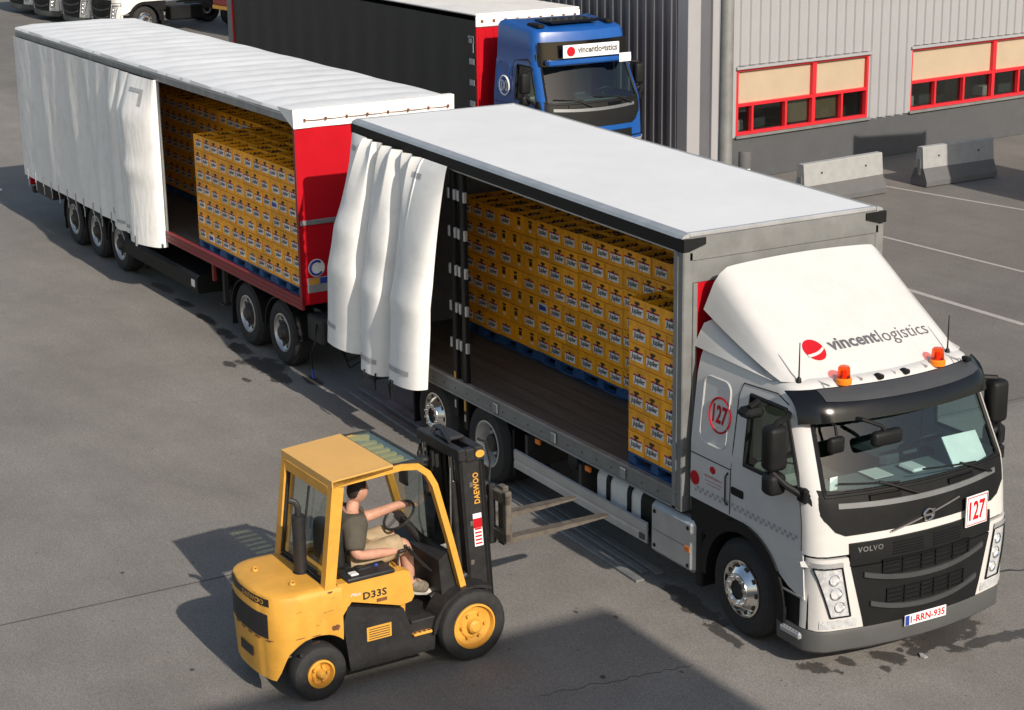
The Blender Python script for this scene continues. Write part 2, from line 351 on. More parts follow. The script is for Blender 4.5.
# parking bay lines
for P in ([(-18.4, 14.95), (-16.8, 15.22), (-13.6, 15.84), (-10.5, 16.4)], [(-17.5, 11.45), (-13.37, 11.84), (-9.75, 12.04), (-5, 12.3)], [(-12.6, 9.46), (-9.7, 9.5), (-7.16, 9.52), (-3, 9.6)]):
    sheet('bay_line', [strip(P[:3], .085 if P[0][0] != -12.6 else .13), ], 'line_paint', .004)
def blob(cx, cy, rx, ry, n=26, rough=.35, rot=0):
    ph = [random.uniform(0, 6.28) for _ in range(4)]; P = []
    for i in range(n):
        t = 2*math.pi*i/n; k = 1+rough*(.5*math.sin(2*t+ph[0])+.4*math.sin(3*t+ph[1])+.4*math.sin(5*t+ph[2])+.35*math.sin(8*t+ph[3]))
        x, y = rx*k*math.cos(t), ry*k*math.sin(t); P.append((cx+x*math.cos(rot)-y*math.sin(rot), cy+x*math.sin(rot)+y*math.cos(rot)))
    return P
o = MB(); o.prism(blob(1.24, -.02, .055, .03, 9), 'z', .004, .02); tag(o.build('litter', 'concrete'), 'small pale scrap of litter lying by the wet stain', 'litter')
o = MB(); o.prism(blob(-27.6, -1.3, .12, .06, 9), 'z', .004, .03); tag(o.build('litter', 'plastic_white'), 'white scrap of litter in the long trailer shadow', 'litter')

# ------------------------------------------------------------------ clad building with red windows
TH = R(6); BD = Vector((-math.sin(TH), math.cos(TH), 0)); BN = Vector((math.cos(TH), math.sin(TH), 0)); B0 = Vector((-19.27, 11.4, 0))
bld = thing('industrial_building', 'pale ribbed metal clad building with red framed windows and grey plinth', 'building', B0, TH)
# local: x = out of the facade, y = along it to the right
def loc_facade(px, py):                # helper kept for reference of the layout: distance along, height
    pass
HB = 9.5; WIN = [(1.44, 5.52), (6.92, 13.7)]; ZS, ZM, ZT = 1.0, 1.66, 2.44
wl = MB(); wl.box(-.3, -.02, 1.0, WIN[0][0], 0, HB); wl.box(-.3, -.02, WIN[0][1], WIN[1][0], 0, HB); wl.box(-.3, -.02, WIN[1][1], 30, 0, HB)
for a, b in WIN: wl.box(-.3, -.02, a, b, 0, ZS); wl.box(-.3, -.02, a, b, ZT, HB)
wl.build('wall', 'clad', bld)
pl = MB(); pl.box(-.02, .03, 1.09, 30, 0, .93, 0, .01); pl.build('plinth', 'plinth', bld)
panA = {}
def panel(y0, z0, z1, w=.288):
    k = (round(z0, 2), round(z1, 2))
    if k not in panA:
        b = MB(); b.prism([(-.0199, 0), (-.004, .002), (-.004, w*.26), (.032, w*.34), (.032, w*.92), (-.004, w*.985), (-.004, w), (-.0199, w)], 'z', z0, z1)
        panA[k] = b.build('cladding_panel', 'clad', bld).data
        ob = bld.children[-1] if False else COL.objects[-1]
    else:
        ob = bpy.data.objects.new('cladding_panel', panA[k]); COL.objects.link(ob); ob.parent = bld
    ob.location = (0, y0, 0)
y = 1.15; W_ = .29
while y < 16.5:
    c = y+W_/2; inw = [wn for wn in WIN if wn[0]-.02 < c < wn[1]+.02]
    z1 = 9.4
    panel(y, ZT+.09 if inw else .96, z1)
    y += W_
for wi, (a, b) in enumerate(WIN):
    fr = MB(); t = .05
    fr.box(-.14, .02, a, b, ZS, ZS+.06, 0, .006); fr.box(-.14, .02, a, b, ZT-.04, ZT, 0, .006); fr.box(-.14, .02, a, a+.06, ZS+.06, ZT-.04, 0, .006); fr.box(-.14, .02, b-.06, b, ZS+.06, ZT-.04, 0, .006)
    fr.box(-.14, .018, a+.06, b-.06, ZM-.035, ZM+.035, 0, .006)
    wo = fr.build('window', 'win_red', bld)
    n = 5 if wi == 0 else 8; ys = [a+.06+(b-a-.12)*i/n for i in range(n+1)]
    big = {2} if wi == 0 else {3, 6}
    if wi == 0: ys = [1.5, 1.93, 2.94, 3.79, 3.87, 4.69, 5.46]; n = 6
    else: ys = [6.98, 7.8, 8.8, 9.85, 10.8, 11.9, 12.9, 13.64]; n = 7
    for i in range(1, n):
        wd = .1 if i in ((3,) if wi == 0 else (3,)) else .055
        if wi == 0 and i == 4: continue
        mb = MB(); mb.box(-.13, .016, ys[i]-wd/2, ys[i]+wd/2, ZS+.06, ZM-.035, 0, .005); mb.build('mullion', 'win_red', wo)
    mb = MB(); q = ys[3]; mb.box(-.13, .03, q-.06, q+.06, ZM+.035, ZT-.04, 0, .005); mb.build('mullion', 'win_red', wo)
    for i in range(n):
        if ys[i+1]-ys[i] < .2: continue
        pb = MB(); pb.box(-.082, -.078, ys[i]+.02, ys[i+1]-.02, ZS+.05, ZM-.03); pb.build('pane', 'glass_office', wo, merge=False)
    for y0, y1 in ((a+.06, ys[3]-.06), (ys[3]+.06, b-.06)):
        bb = MB(); bb.box(-.1, -.07, y0, y1, ZM+.035, ZT-.04); bb.build('blind', 'blind', wo)
    rm = MB(); rm.box(-1.6, -1.5, a, b, .2, 2.6); rm.box(-1.5, -.31, a, b, .15, .2); rm.box(-1.5, -.31, a-.1, a, .2, 2.6); rm.box(-1.5, -.31, b, b+.1, .2, 2.6); rm.box(-1.5, -.31, a, b, 2.5, 2.6)
    rm.build('room', 'interior', wo)
    sl = MB(); sl.box(.0, .10, a-.05, b+.05, ZS-.06, ZS-.005, 0, .006); sl.build('sill', 'galv', wo)
    hd = MB(); hd.box(.0, .09, a-.05, b+.05, ZT+.01, ZT+.07, 0, .006); hd.build('lintel', 'clad', wo)
    for k in range(7 if wi else 4):
        yy = a+.3+k*(b-a-.5)/(7 if wi else 4)+random.uniform(-.1, .1); cb = MB()
        if k % 3 == 0: cb.box(-.75, -.4, yy, yy+.3, ZS+.0, ZS+.25, 0, .02); cm = 'plastic_white'
        elif k % 3 == 1: cb.box(-1.2, -.7, yy, yy+.5, ZS-.05, ZS+.5, 0, .02); cm = 'dash'
        else: cb.box(-1.45, -1.35, yy-.2, yy+.7, ZS, ZM, 0, .01); cm = 'dash_light'
        cb.build('desk_item', cm, wo)
for k in range(2):
    bb = MB(); 
    for j in range(16): bb.box(-.16, -.15, 3.93 if k else 2.98, 4.65 if k else 3.75, ZS+.1+j*.033, ZS+.125+j*.033)
    bb.build('slat_blind', 'blind', bld)
co = MB(); co.box(-.3, .05, 0, .36, 0, HB, 0, .01); co.build('corner_trim', 'clad', bld)
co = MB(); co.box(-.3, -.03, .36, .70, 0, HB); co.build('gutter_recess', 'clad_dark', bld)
co = MB(); co.box(-.3, .05, .70, 1.08, 0, HB, 0, .01); co.box(.05, .062, .88, .91, 0, HB); co.build('corner_trim', 'clad', bld)
co = MB(); co.cyl((.11, 1.13, .1), (.11, 1.13, HB), .05, seg=12); co.build('downpipe', 'clad_dark', bld)
for z in (2.2, 3.4, 4.6, 5.8): 
    cb = MB(); cb.box(.04, .15, 1.05, 1.1, z, z+.05); cb.build('bracket', 'galv', bld)
sw = MB(); sw.box(-18.6, -.3, .02, .3, 0, HB); sw.build('side_wall', 'clad_dark', bld)  # same cladding turned from the sun, its shade put into the darker colour
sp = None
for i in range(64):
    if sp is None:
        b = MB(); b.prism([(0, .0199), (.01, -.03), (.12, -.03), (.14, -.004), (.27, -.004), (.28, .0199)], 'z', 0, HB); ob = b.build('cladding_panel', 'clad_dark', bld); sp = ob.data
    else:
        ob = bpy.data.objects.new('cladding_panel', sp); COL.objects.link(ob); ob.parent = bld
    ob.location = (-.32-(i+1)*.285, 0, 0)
# lamp post, bollard
lp = thing('lamp_post', 'tall galvanised steel lamp post standing between white truck and building', 'lamp post', (-10.2, 5.85, 0))
b = MB(); b.lathe([(.115, 0), (.115, 2.2), (.108, 5), (.10, 9)], (0, 0, 0), (0, 0, 1), 20); b.build('pole', 'galv', lp)
b = MB(); b.box(-.2, .2, -.2, .2, 0, .03, 0, .005); b.build('base_plate', 'galv', lp)
b = MB(); b.box(.09, .125, -.05, .05, .5, 1.0, 0, .006); b.build('access_door', 'galv', lp)
b = MB(); b.tube([(0, 0, 8.9), (.1, 0, 9.15), (.5, 0, 9.3), (1.2, 0, 9.35)], .04); b.box(1.1, 1.7, -.14, .14, 9.3, 9.42, 0, .03); b.build('lamp_head', 'galv', lp)
bo = thing('bollard', 'short dark bollard with white foot beside the grey plinth', 'bollard', (-18.75, 12.6, 0))
b = MB(); b.lathe([(1e-4, .42), (.14, .42), (.14, .74), (.12, .78), (1e-4, .79)], (0, 0, 0), (0, 0, 1), 16); b.build('cap', 'concrete_dark', bo)
b = MB(); b.lathe([(.125, 0), (.125, .42)], (0, 0, 0), (0, 0, 1), 16); b.build('post', 'sign_white', bo)
# concrete barriers
def barrier(x, y, rz, L, label):
    t = thing('concrete_barrier', label, 'barrier', (x, y, 0), rz, 'concrete barriers in front of the building')
    up_ = [(-.13, .40), (.13, .40), (.085, .84), (.07, .86), (-.07, .86), (-.085, .84)]; lo = [(-.25, .02), (.25, .02), (.25, .13), (.13, .397), (-.13, .397), (-.25, .13)]
    b = MB(); b.prism(up_, 'y', -L/2, L/2); b.v = [(p[0], p[1], p[2]) for p in b.v]; b.build('upper_body', 'concrete', t)
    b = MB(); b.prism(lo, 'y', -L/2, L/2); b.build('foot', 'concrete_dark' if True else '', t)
    for yy in (-L*.28, L*.28):
        b = MB(); b.cyl((.105, yy, .64), (.118, yy, .64), .022, seg=8); b.build('lifting_hole', 'ink', t)
    b = MB(); b.box(-.04, .04, -L/2-.012, -L/2+.001, .25, .6); b.build('end_connector', 'galv', t)
    return t
barrier(-16.62, 13.5, R(6), 2.3, 'pale grey concrete barrier closest to the lamp post')
barrier(-16.75, 16.8, R(2), 2.1, 'concrete barrier half in shadow under the right windows')
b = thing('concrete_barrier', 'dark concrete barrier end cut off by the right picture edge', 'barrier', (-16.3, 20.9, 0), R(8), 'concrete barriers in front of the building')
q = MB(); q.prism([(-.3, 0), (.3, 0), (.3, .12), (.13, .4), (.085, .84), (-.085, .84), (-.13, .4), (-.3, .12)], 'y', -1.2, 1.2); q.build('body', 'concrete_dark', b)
# unseen hall added behind the camera to throw the big shadow on the yard
nb = thing('shadow_hall', 'plain grey unseen hall added to shade the yard', 'building', (14.6, -2.06, 0))
b = MB(); b.box(0, 12, -6.4, 0, 0, 9.6); b.build('wall', 'clad', nb)
b = MB(); b.box(-.05, 12.05, -6.45, .05, 9.6, 9.75); b.build('roof', 'galv', nb)

# two unseen stacked containers, added to shade the right barrier and the plinth
for k, lab in ((0, 'lower unseen blue container added to shade the right barrier'), (1, 'upper unseen blue container added to shade the right barrier')):
    ct = thing('shade_container', lab, 'container', (-12.3, 17.68, .01+k*2.6), 0, 'unseen containers added for their shadow')
    b = MB(); xs_ = []
    for i in range(22): xs_ += [(.06+i*.27, 0), (.14+i*.27, 0), (.19+i*.27, .036), (.27+i*.27, .036)]
    for sg in (-1, 1):
        b = MB(); b.grid(lambda q, z: (xs_[q][0], sg*(1.19-xs_[q][1]), z), list(range(len(xs_))), [.12, 2.48], 0, False); b.build('side_wall', 'container_blue', ct, merge=False)
        for z in (0, 2.46): b = MB(); b.box(0, 6.06, sg*1.13, sg*1.22, z, z+.12); b.build('side_rail', 'container_blue', ct)
        for x in (0, 5.94): b = MB(); b.box(x, x+.12, sg*1.1, sg*1.221, .0, 2.585); b.build('corner_post', 'container_blue', ct)
    b = MB(); b.box(.03, 6.0, -1.15, 1.15, 2.52, 2.57); b.build('roof', 'container_blue', ct)
    b = MB(); b.box(.0, .05, -1.1, 1.1, .1, 2.5); b.build('end_wall', 'container_blue', ct)
    b = MB(); b.box(6.0, 6.05, -1.1, 1.1, .1, 2.5); b.build('door', 'container_blue', ct)
    b = MB(); b.box(.1, 6.0, -1.1, 1.1, .05, .12); b.build('floor', 'chassis', ct)
# ------------------------------------------------------------------ lorry wheels
def make_wheel(parent, x, y, kind, side=-1, Rr=.505, Wd=.31, name='wheel'):
    """outer face towards y*side; origin at the wheel centre"""
    s = side; t = MB()
    prof = [(.285, -.02), (.30, .0), (.36, .018), (.44, .012), (Rr-.03, -.015), (Rr, -.055), (Rr, -Wd+.055), (Rr-.03, -Wd+.015), (.44, -Wd-.01), (.30, -Wd), (.285, -Wd+.02)]
    t.lathe(prof, (0, 0, 0), (0, s, 0), 40)
    for k in range(4): t.lathe([(Rr+.001, -.075-k*.045), (Rr+.005, -.08-k*.045), (Rr+.005, -.10-k*.045), (Rr+.001, -.105-k*.045)], (0, 0, 0), (0, s, 0), 40)
    w_ = t.build(name, 'rubber', parent, (x, y, Rr))
    r = MB(); ND = 10
    def circ(rad, h, rr, d, n, mi, ph=0):
        for i in range(n):
            a = 2*math.pi*(i+ph)/n; c = Vector((rad*math.cos(a), s*h, rad*math.sin(a)))
            r.cyl(c, c+Vector((0, s*d, 0)), rr, seg=10, mi=mi)
    if kind == 'front':
        r.lathe([(.292, -.03), (.292, .008), (.275, .012), (.262, -.03), (.205, .03), (.17, .062), (.168, .07), (.115, .072), (.10, .06)], (0, 0, 0), (0, s, 0), 40, 0)
        circ(.234, .001, .027, .012, 10, 1); circ(.142, .07, .016, .025, 10, 0, .5)
        r.lathe([(.10, .06), (.098, .035), (.07, .02), (1e-4, .02)], (0, 0, 0), (0, s, 0), 24, 1)
        r.build('rim', ['chrome', 'hub_dark'], w_)
    elif kind == 'dish':
        r.lathe([(.295, -.03), (.295, .006), (.278, .010), (.262, -.02), (.245, -.10), (.225, -.15), (.17, -.155), (.15, -.14), (.11, -.13)], (0, 0, 0), (0, s, 0), 40, 0)
        circ(.205, -.156, .026, .01, 10, 1); circ(.145, -.14, .014, .03, 10, 2, .5)
        r.lathe([(.12, -.14), (.11, -.05), (.09, -.03), (1e-4, -.03)], (0, 0, 0), (0, s, 0), 20, 1)
        r.build('rim', ['rim_silver', 'hub_dark', 'alu'], w_)
    else:
        r.lathe([(.295, -.03), (.295, .006), (.275, .010), (.262, -.02), (.235, -.04), (.205, -.05), (.19, -.03)], (0, 0, 0), (0, s, 0), 36, 0)
        circ(.222, -.042, .024, .01, 10, 1)
        r.build('rim', ['rim_silver', 'hub_dark'], w_)
        h = MB(); h.lathe([(.19, -.03), (.165, -.03), (.16, -.02), (.12, -.015), (.10, .03), (.075, .05), (1e-4, .05)], (0, 0, 0), (0, s, 0), 20)
        for i in range(10):
            a = 2*math.pi*(i+.5)/10; c = Vector((.145*math.cos(a), -s*.03, .145*math.sin(a))); h.cyl(c, c+Vector((0, s*.03, 0)), .016, seg=8)
        h.build('hub', 'hub_dark', w_)
    return w_

# ------------------------------------------------------------------ lorry cab, used for every tractor in the yard
def cab(P, paint, zmap=None, detail=2, visor=True, vis_mat='black_gloss', interior=True, T3=None):
    zm = zmap or (lambda z: z)
    Tf = (lambda p: (p[0], p[1], zm(p[2])))
    def B(mb, name, mats, par=None, **k): return mb.build(name, mats, par or P, T=Tf, **k)
    F0 = lambda z: interp(z, [(.2, 1.17), (.5, 1.20), (1.2, 1.20), (1.5, 1.175), (1.62, 1.16), (1.77, 1.13), (2.6, .74), (2.68, .69), (2.8, .6)])
    Wz = lambda z: interp(z, [(.2, 1.2), (1.2, 1.225), (1.8, 1.22), (2.5, 1.15), (2.68, 1.11), (2.8, 1.05)])
    XB = -.98
    def fx(y, z):
        Wd = Wz(z); f = F0(z); e = Wd-.25; ay = abs(y)
        if ay <= e: return f-.12*(y/e)**2
        t = math.sqrt(max(0, (Wd-ay)/.25)); xs = f-.34
        return (1-t)**2*xs+2*t*(1-t)*(f-.16)+t*t*(f-.12)
    def contour(z, ins=0):
        Wd = Wz(z); f = F0(z); e = Wd-.25; xs = f-.34
        C = [(XB, -Wd), (-.30, -Wd), (-.08, -Wd), (min(.62, xs-.1), -Wd), (xs+.02, -Wd)]
        h = [(((1-t)**2*xs+2*t*(1-t)*(f-.16)+t*t*(f-.12)), -(Wd-.25*t*t)) for t in (.25, .5, .75, 1)]
        mid = [(f-.12*(y/e)**2, y) for y in (-e*.66, -e*.33, 0, e*.33, e*.66)]
        C = C+h+mid+[(x, -y) for x, y in (C+h)[::-1]]
        if ins: C = [((x-ins if x > .3 else (x+ins if x < -.9 else x)), y*(1-ins/1.1)) for x, y in C]
        return C
    ZR = [1.2, 1.35, 1.5, 1.62, 1.77, 1.80, 1.95, 2.1, 2.25, 2.4, 2.5, 2.6, 2.66]
    nC = len(contour(1.5)); sh = MB(); pts = [[(x, y, z) for x, y in contour(z)] for z in ZR]
    pts += [[(x, y, z+.05*(1-(x+1)/1.7)) for x, y in contour(2.68, i)] for z, i in ((2.69, .015), (2.715, .05), (2.73, .11), (2.742, .4))]
    ws = lambda i, j: ZR[4] <= ZR[min(j, 12)] < 2.6 and j < 11 and 7 <= i < nC-8
    sw = lambda i, j: 5 <= j < 10 and (2 <= i < 4 or nC-5 <= i < nC-3)
    us = list(range(nC)); vs = list(range(len(pts)))
    sh.grid(lambda u, v: pts[v][u], us, vs, 0, True, skip=lambda i, j: (ws(i, j) and j >= 4) or sw(i, j))
    sh.add(pts[-1], [tuple(range(nC))], 0, False)
    for zz, k in ((0, 0),):   # back wall
        rear = [p[0] for p in pts]+[p[-1] for p in pts[::-1]]; sh.add(rear, [tuple(range(len(rear)))], 0)
    B(sh, 'cab_shell', paint)
    gl = MB(); gl.grid(lambda u, v: (pts[v][u][0]-.012, pts[v][u][1]*.995, pts[v][u][2]), list(range(7, nC-7)), list(range(4, 12)), 0)
    B(gl, 'windscreen', 'glass_cab')
    for sgn, rng in ((-1, range(2, 5)), (1, range(nC-5, nC-2))):
        gl = MB(); gl.grid(lambda u, v: (pts[v][u][0], pts[v][u][1]*.99, pts[v][u][2]), list(rng), list(range(5, 11)), 0); wo = B(gl, 'side_window', 'glass_cab')
        if detail:
            fr = MB(); c0 = [pts[v][rng[0]] for v in range(5, 11)]; c1 = [pts[v][rng[-1]] for v in range(10, 4, -1)]
            loop = [Vector(p)*1 for p in c0+c1]; loop = [(p.x, p.y*1.003, p.z) for p in loop]; fr.tube(loop, .022, 6, close=True); B(fr, 'window_seal', 'black_plastic', wo)
    # windscreen seal
    if detail:
        lp_ = [pts[4][u] for u in range(7, nC-7)]+[pts[v][nC-8] for v in range(5, 12)]+[pts[11][u] for u in range(nC-9, 6, -1)]+[pts[v][7] for v in range(10, 4, -1)]
        t = MB(); t.tube(lp_, .022, 6, close=True); B(t, 'windscreen_seal', 'black_plastic')
    if interior:
        b = MB(); b.box(-.93, -.9, -1.1, 1.1, 1.25, 2.6); b.box(-.9, .98, -1.1, 1.1, 1.22, 1.26); b.box(-.9, .55, -1.08, 1.08, 2.61, 2.64); B(b, 'cab_lining', 'seat_grey')
        b = MB(); b.prism([(.98, 1.3), (.98, 1.66), (.93, 1.715), (.52, 1.735), (.44, 1.66), (.40, 1.3)], 'y', -1.06, 1.06); dsh = B(b, 'dashboard', 'dash')
        for yy in (-.62, .62):
            b = MB(); b.box(-.45, .1, yy-.25, yy+.25, 1.5, 1.66, 0, .05); b.box(-.55, -.36, yy-.24, yy+.24, 1.66, 2.3, 0, .06); b.box(-.54, -.42, yy-.13, yy+.13, 2.32, 2.52, 0, .04); B(b, 'seat', 'dash_light' if yy < 0 else 'seat_grey')
        b = MB(); c = Vector((.36, .62, 1.84)); ax = Vector((-.55, 0, .83)).normalized(); U = ax.orthogonal().normalized(); V_ = ax.cross(U)
        b.tube([c+(U*math.cos(a)+V_*math.sin(a))*.22 for a in lin(0, 2*math.pi*.96, 26)], .016, 6, close=True); b.tube([c-U*.2, c+U*.2], .02, 6); b.tube([c, c-ax*.3], .03, 6); B(b, 'steering_wheel', 'black_plastic')
        if detail > 1:
            b = MB(); b.box(.55, .8, -.33, -.1, 1.75, 1.755); B(b, 'paper_sheet', 'paper', dsh)
            b = MB(); T = Matrix.Translation((.80, .80, 1.86)) @ Matrix.Rotation(R(-38), 4, 'Y'); b.box(-.02, .0, -.22, .22, -.16, .16, 0, .004, T=T); B(b, 'white_board', 'sign_white', dsh)
            b = MB(); b.box(.62, .86, .1, .28, 1.74, 1.78, 0, .02); B(b, 'document_holder', 'plastic_white', dsh)
            b = MB(); b.box(.93, .936, -.99, -.9, 1.80, 1.93); B(b, 'vignette', 'plastic_white', dsh)
    def patch(mb, ys, lo, hi, off, mi=0, nz=4, th=.03):
        ny = len(ys); V = []
        for k in range(nz+1):
            for y in ys:
                z = lo(y)+(hi(y)-lo(y))*k/nz; V.append((fx(y, z)+off, y, z))
        o = len(V); V += [(p[0]-th, p[1], p[2]) for p in V]; F = []
        for k in range(nz):
            for i in range(ny-1): F.append((k*ny+i, k*ny+i+1, (k+1)*ny+i+1, (k+1)*ny+i))
        ring = list(range(ny))+[k*ny+ny-1 for k in range(1, nz+1)]+[nz*ny+i for i in range(ny-2, -1, -1)]+[k*ny for k in range(nz-1, 0, -1)]
        for a, b_ in zip(ring, ring[1:]+ring[:1]): F.append((a, b_, o+b_, o+a))
        return mb.add(V, F, mi, True)
    c_ = lambda v: (lambda y: v)
    edge = lambda y: max(0, (abs(y)-.92)/.29)
    # lower front panel below the shell (behind the grille)
    b = MB(); patch(b, lin(-1.21, 1.21, 21), c_(.42), c_(1.205), -.02, th=.05); B(b, 'front_panel', 'black_plastic')
    b = MB(); patch(b, lin(-1.205, 1.205, 25), lambda y: 1.385+.34*edge(y)**1.6, lambda y: 1.80+.045*edge(y), .010); B(b, 'scuttle_panel', 'black_plastic')
    b = MB(); patch(b, lin(-.97, .97, 19), lambda y: 1.625+.03*(y/.97)**2, lambda y: 1.675+.03*(y/.97)**2, .022, nz=1); B(b, 'trim_strip', 'trim')
    b = MB(); patch(b, lin(-.87, .87, 15), lambda y: 1.085, lambda y: 1.305, .022); ug = B(b, 'upper_grille', 'black_plastic')
    b = MB(); ysl = lin(-1, 1, 15)
    V = []
    for k in range(5):
        z = .45+(1.075-.45)*k/4; hw = .70+.16*k/4
        for u in ysl: V.append((fx(u*hw, z)+.03, u*hw, z))
    o = len(V); V += [(p[0]-.05, p[1], p[2]) for p in V]; F = [(k*15+i, k*15+i+1, (k+1)*15+i+1, (k+1)*15+i) for k in range(4) for i in range(14)]
    ring = list(range(15))+[k*15+14 for k in range(1, 5)]+[60+i for i in range(13, -1, -1)]+[k*15 for k in range(3, 0, -1)]
    F += [(a, c, o+c, o+a) for a, c in zip(ring, ring[1:]+ring[:1])]; b.add(V, F, 0, True); lg = B(b, 'lower_grille', 'black_plastic')
    if detail:
        for zc, hw in ((.985, .74), (.68, .66)):         # two scooped grey bars with slats above them
            b = MB(); patch(b, lin(-hw, hw, 17), lambda y: zc-.115+.10*(abs(y)/hw)**2.2, lambda y: zc-.065+.10*(abs(y)/hw)**2.2, .055, nz=2, th=.04); B(b, 'grille_bar', 'grille_grey', lg)
            for k in range(4):
                b = MB(); zz = zc-.03+k*.045; patch(b, lin(-hw*.72, hw*.72, 9), c_(zz), c_(zz+.016), .042, nz=1, th=.02); B(b, 'grille_slat', 'grille_grey' if k == 9 else 'black_gloss', lg)
            for sg in (-1, 1):
                for k in range(3):
                    b = MB(); yy = sg*hw*(.12+.3*k); b.box(fx(yy, zc)+.03, fx(yy, zc)+.047, yy-.008, yy+.008, zc-.04, zc+.125); B(b, 'grille_rib', 'black_gloss', lg)
        for y0, y1 in ((-.42, -.06), (.06, .42)):
            for k in range(5):
                b = MB(); zz = 1.135+k*.028; patch(b, lin(y0, y1, 5), c_(zz), c_(zz+.012), .028, nz=1, th=.01); B(b, 'grille_slat', 'black_gloss', ug)
    for sg in (-1, 1):
        sp = lambda u, z: sg*((.70+.16*(z-.45)/.625)*(1-u)+1.215*u)
        b = MB(); zz = lin(.445, 1.175, 9); uu = lin(0, 1, 10)
        b.grid(lambda u, z: (fx(sp(u, z), z)+.016, sp(u, z), z), uu, zz); b.grid(lambda u, z: (fx(sp(u, z), z)-.03, sp(u, z), z), uu, zz)
        for z in (.445, 1.175): b.grid(lambda u, k: (fx(sp(u, z), z)+.016-.046*k, sp(u, z), z), uu, [0, 1])
        for u in (0, 1): b.grid(lambda z, k: (fx(sp(u, z), z)+.016-.046*k, sp(u, z), z), zz, [0, 1])
        B(b, 'headlight_surround', paint)
        hp = lambda u, v: sg*((.85+.10*v)+(.20+.05*v)*u)
        def hl(off): return lambda u, v: (fx(hp(u, v), .585+.50*v)+off, hp(u, v), .585+.50*v)
        b = MB(); b.grid(hl(.021), lin(0, 1, 6), lin(0, 1, 8)); h = B(b, 'headlight', 'lamp_clear')
        if detail:
            b = MB()
            for uu_, vv_, rr_ in ((.42, .20, .055), (.46, .48, .062), (.40, .76, .055)):
                c = Vector(hl(.012)(uu_, vv_)); b.lathe([(rr_, .0), (rr_, .014), (rr_*.86, .02), (rr_*.55, -.012), (1e-4, -.02)], c, (1, sg*.25, .12), 18)
            B(b, 'lamp_unit', 'chrome', h)
            b = MB()
            for (ua, va), (ub, vb) in (((0, 0), (0, 1)), ((1, 0), (1, 1)), ((0, 0), (1, 0)), ((0, 1), (1, 1))):
                b.tube([hl(.03)(ua+(ub-ua)*t, va+(vb-va)*t) for t in lin(0, 1, 6)], .008 if va not in (.3, .6) else .005, 5)
            B(b, 'lamp_frame', 'black_gloss', h)
            b = MB(); b.grid(lambda u, v: tuple(Vector(hl(.032)(u, 1.0+.11*v))), lin(-.05, 1.25, 8), [0, 1]); B(b, 'lamp_brow', 'alu_dull', h)
        b = MB(); b.grid(lambda u, v: (fx(sg*(.78+.36*u), .47+.085*v)+.022, sg*(.78+.36*u), .47+.085*v), lin(0, 1, 6), lin(0, 1, 3)); B(b, 'fog_light', 'lamp_clear')
    # bumper
    bz = [(.19, -.06), (.2, -.01), (.23, .02), (.40, .03), (.435, .02), (.44, -.04)]
    b = MB()
    def bc(z, off):
        C = contour(.3); C = [(x, y) for x, y in C if x > .55 or True]; C = [(max(x, .50), y) for x, y in C]
        return [(x+off if abs(y) < 1.1 else x, y+(off if y > 0 else -off) if abs(y) > .9 else y) for x, y in C]
    b.grid(lambda u, v: (*bc(*v)[u], v[0]), list(range(2, nC-2)), bz); bu = B(b, 'bumper', 'bumper_grey')
    if detail > 1:
        b = MB(); b.box(fx(0, .43)+.03, fx(0, .43)+.042, -.26, .26, .372, .482, 0, .003); pt = B(b, 'number_plate', 'sign_white')
        b = MB(); X = fx(0, .43)+.0435
        b.text('1-RRN-935', lambda u, v: (X, -.19+.43*u, .39+.076*v), 0, .03); B(b, 'plate_text', 'print_red', pt)
        b = MB(); b.box(X-.001, X, -.255, -.205, .377, .477); B(b, 'plate_band', 'print_blue', pt)
        b = MB(); xp = fx(.6, 1.4)+.065; T = Matrix.Translation((xp, .615, 1.385)) @ Matrix.Rotation(R(7), 4, 'Z')
        b.box(-.01, .004, -.155, .155, -.155, .155, 0, .002, T=T); nb_ = B(b, 'fleet_number_plate', 'sign_white')
        b = MB()
        for y0, y1, z0, z1 in ((-.145, .145, .135, .145), (-.145, .145, -.145, -.135), (-.145, -.135, -.135, .135), (.135, .145, -.135, .135)): b.box(.0045, .006, y0, y1, z0, z1, 0, T=T)
        b.text('127', lambda u, v: tuple(T @ Vector((.0065, -.115+.23*u, -.1+.2*v))), 0, .03); B(b, 'fleet_number', 'print_red', nb_)
        # emblem
        b = MB(); X = fx(0, 1.46)+.03
        b.tube([(X, .058*math.cos(a), 1.46+.058*math.sin(a)) for a in lin(0, 2*math.pi*.97, 26)], .012, 6, close=True)
        b.box(X-.006, X+.006, -.045, .045, 1.448, 1.472); b.box(X-.004, X+.004, .035, .075, 1.50, 1.512); B(b, 'badge', 'chrome')
        b = MB(); b.tube([(fx(y, 1.46)+.018, y, 1.46+.235*y) for y in lin(-.43, -.075, 7)], .012, 5); B(b, 'badge_bar', 'chrome')
        b = MB(); b.tube([(fx(y, 1.46)+.018, y, 1.46+.235*y) for y in lin(.075, .40, 7)], .012, 5); B(b, 'badge_bar', 'chrome')
        b = MB(); b.text('VOLVO', lambda u, v: (fx(-.8+.27*u, 1.2)+.026, -.8+.27*u, 1.215+.055*v), 0, .02, 1.15); B(b, 'lettering', 'alu', ug)
        b = MB(); b.text('FM', lambda u, v: (fx(.66+.09*u, 1.26)+.026, .66+.09*u, 1.245+.035*v), 0, .01); B(b, 'lettering', 'alu_dull', ug)
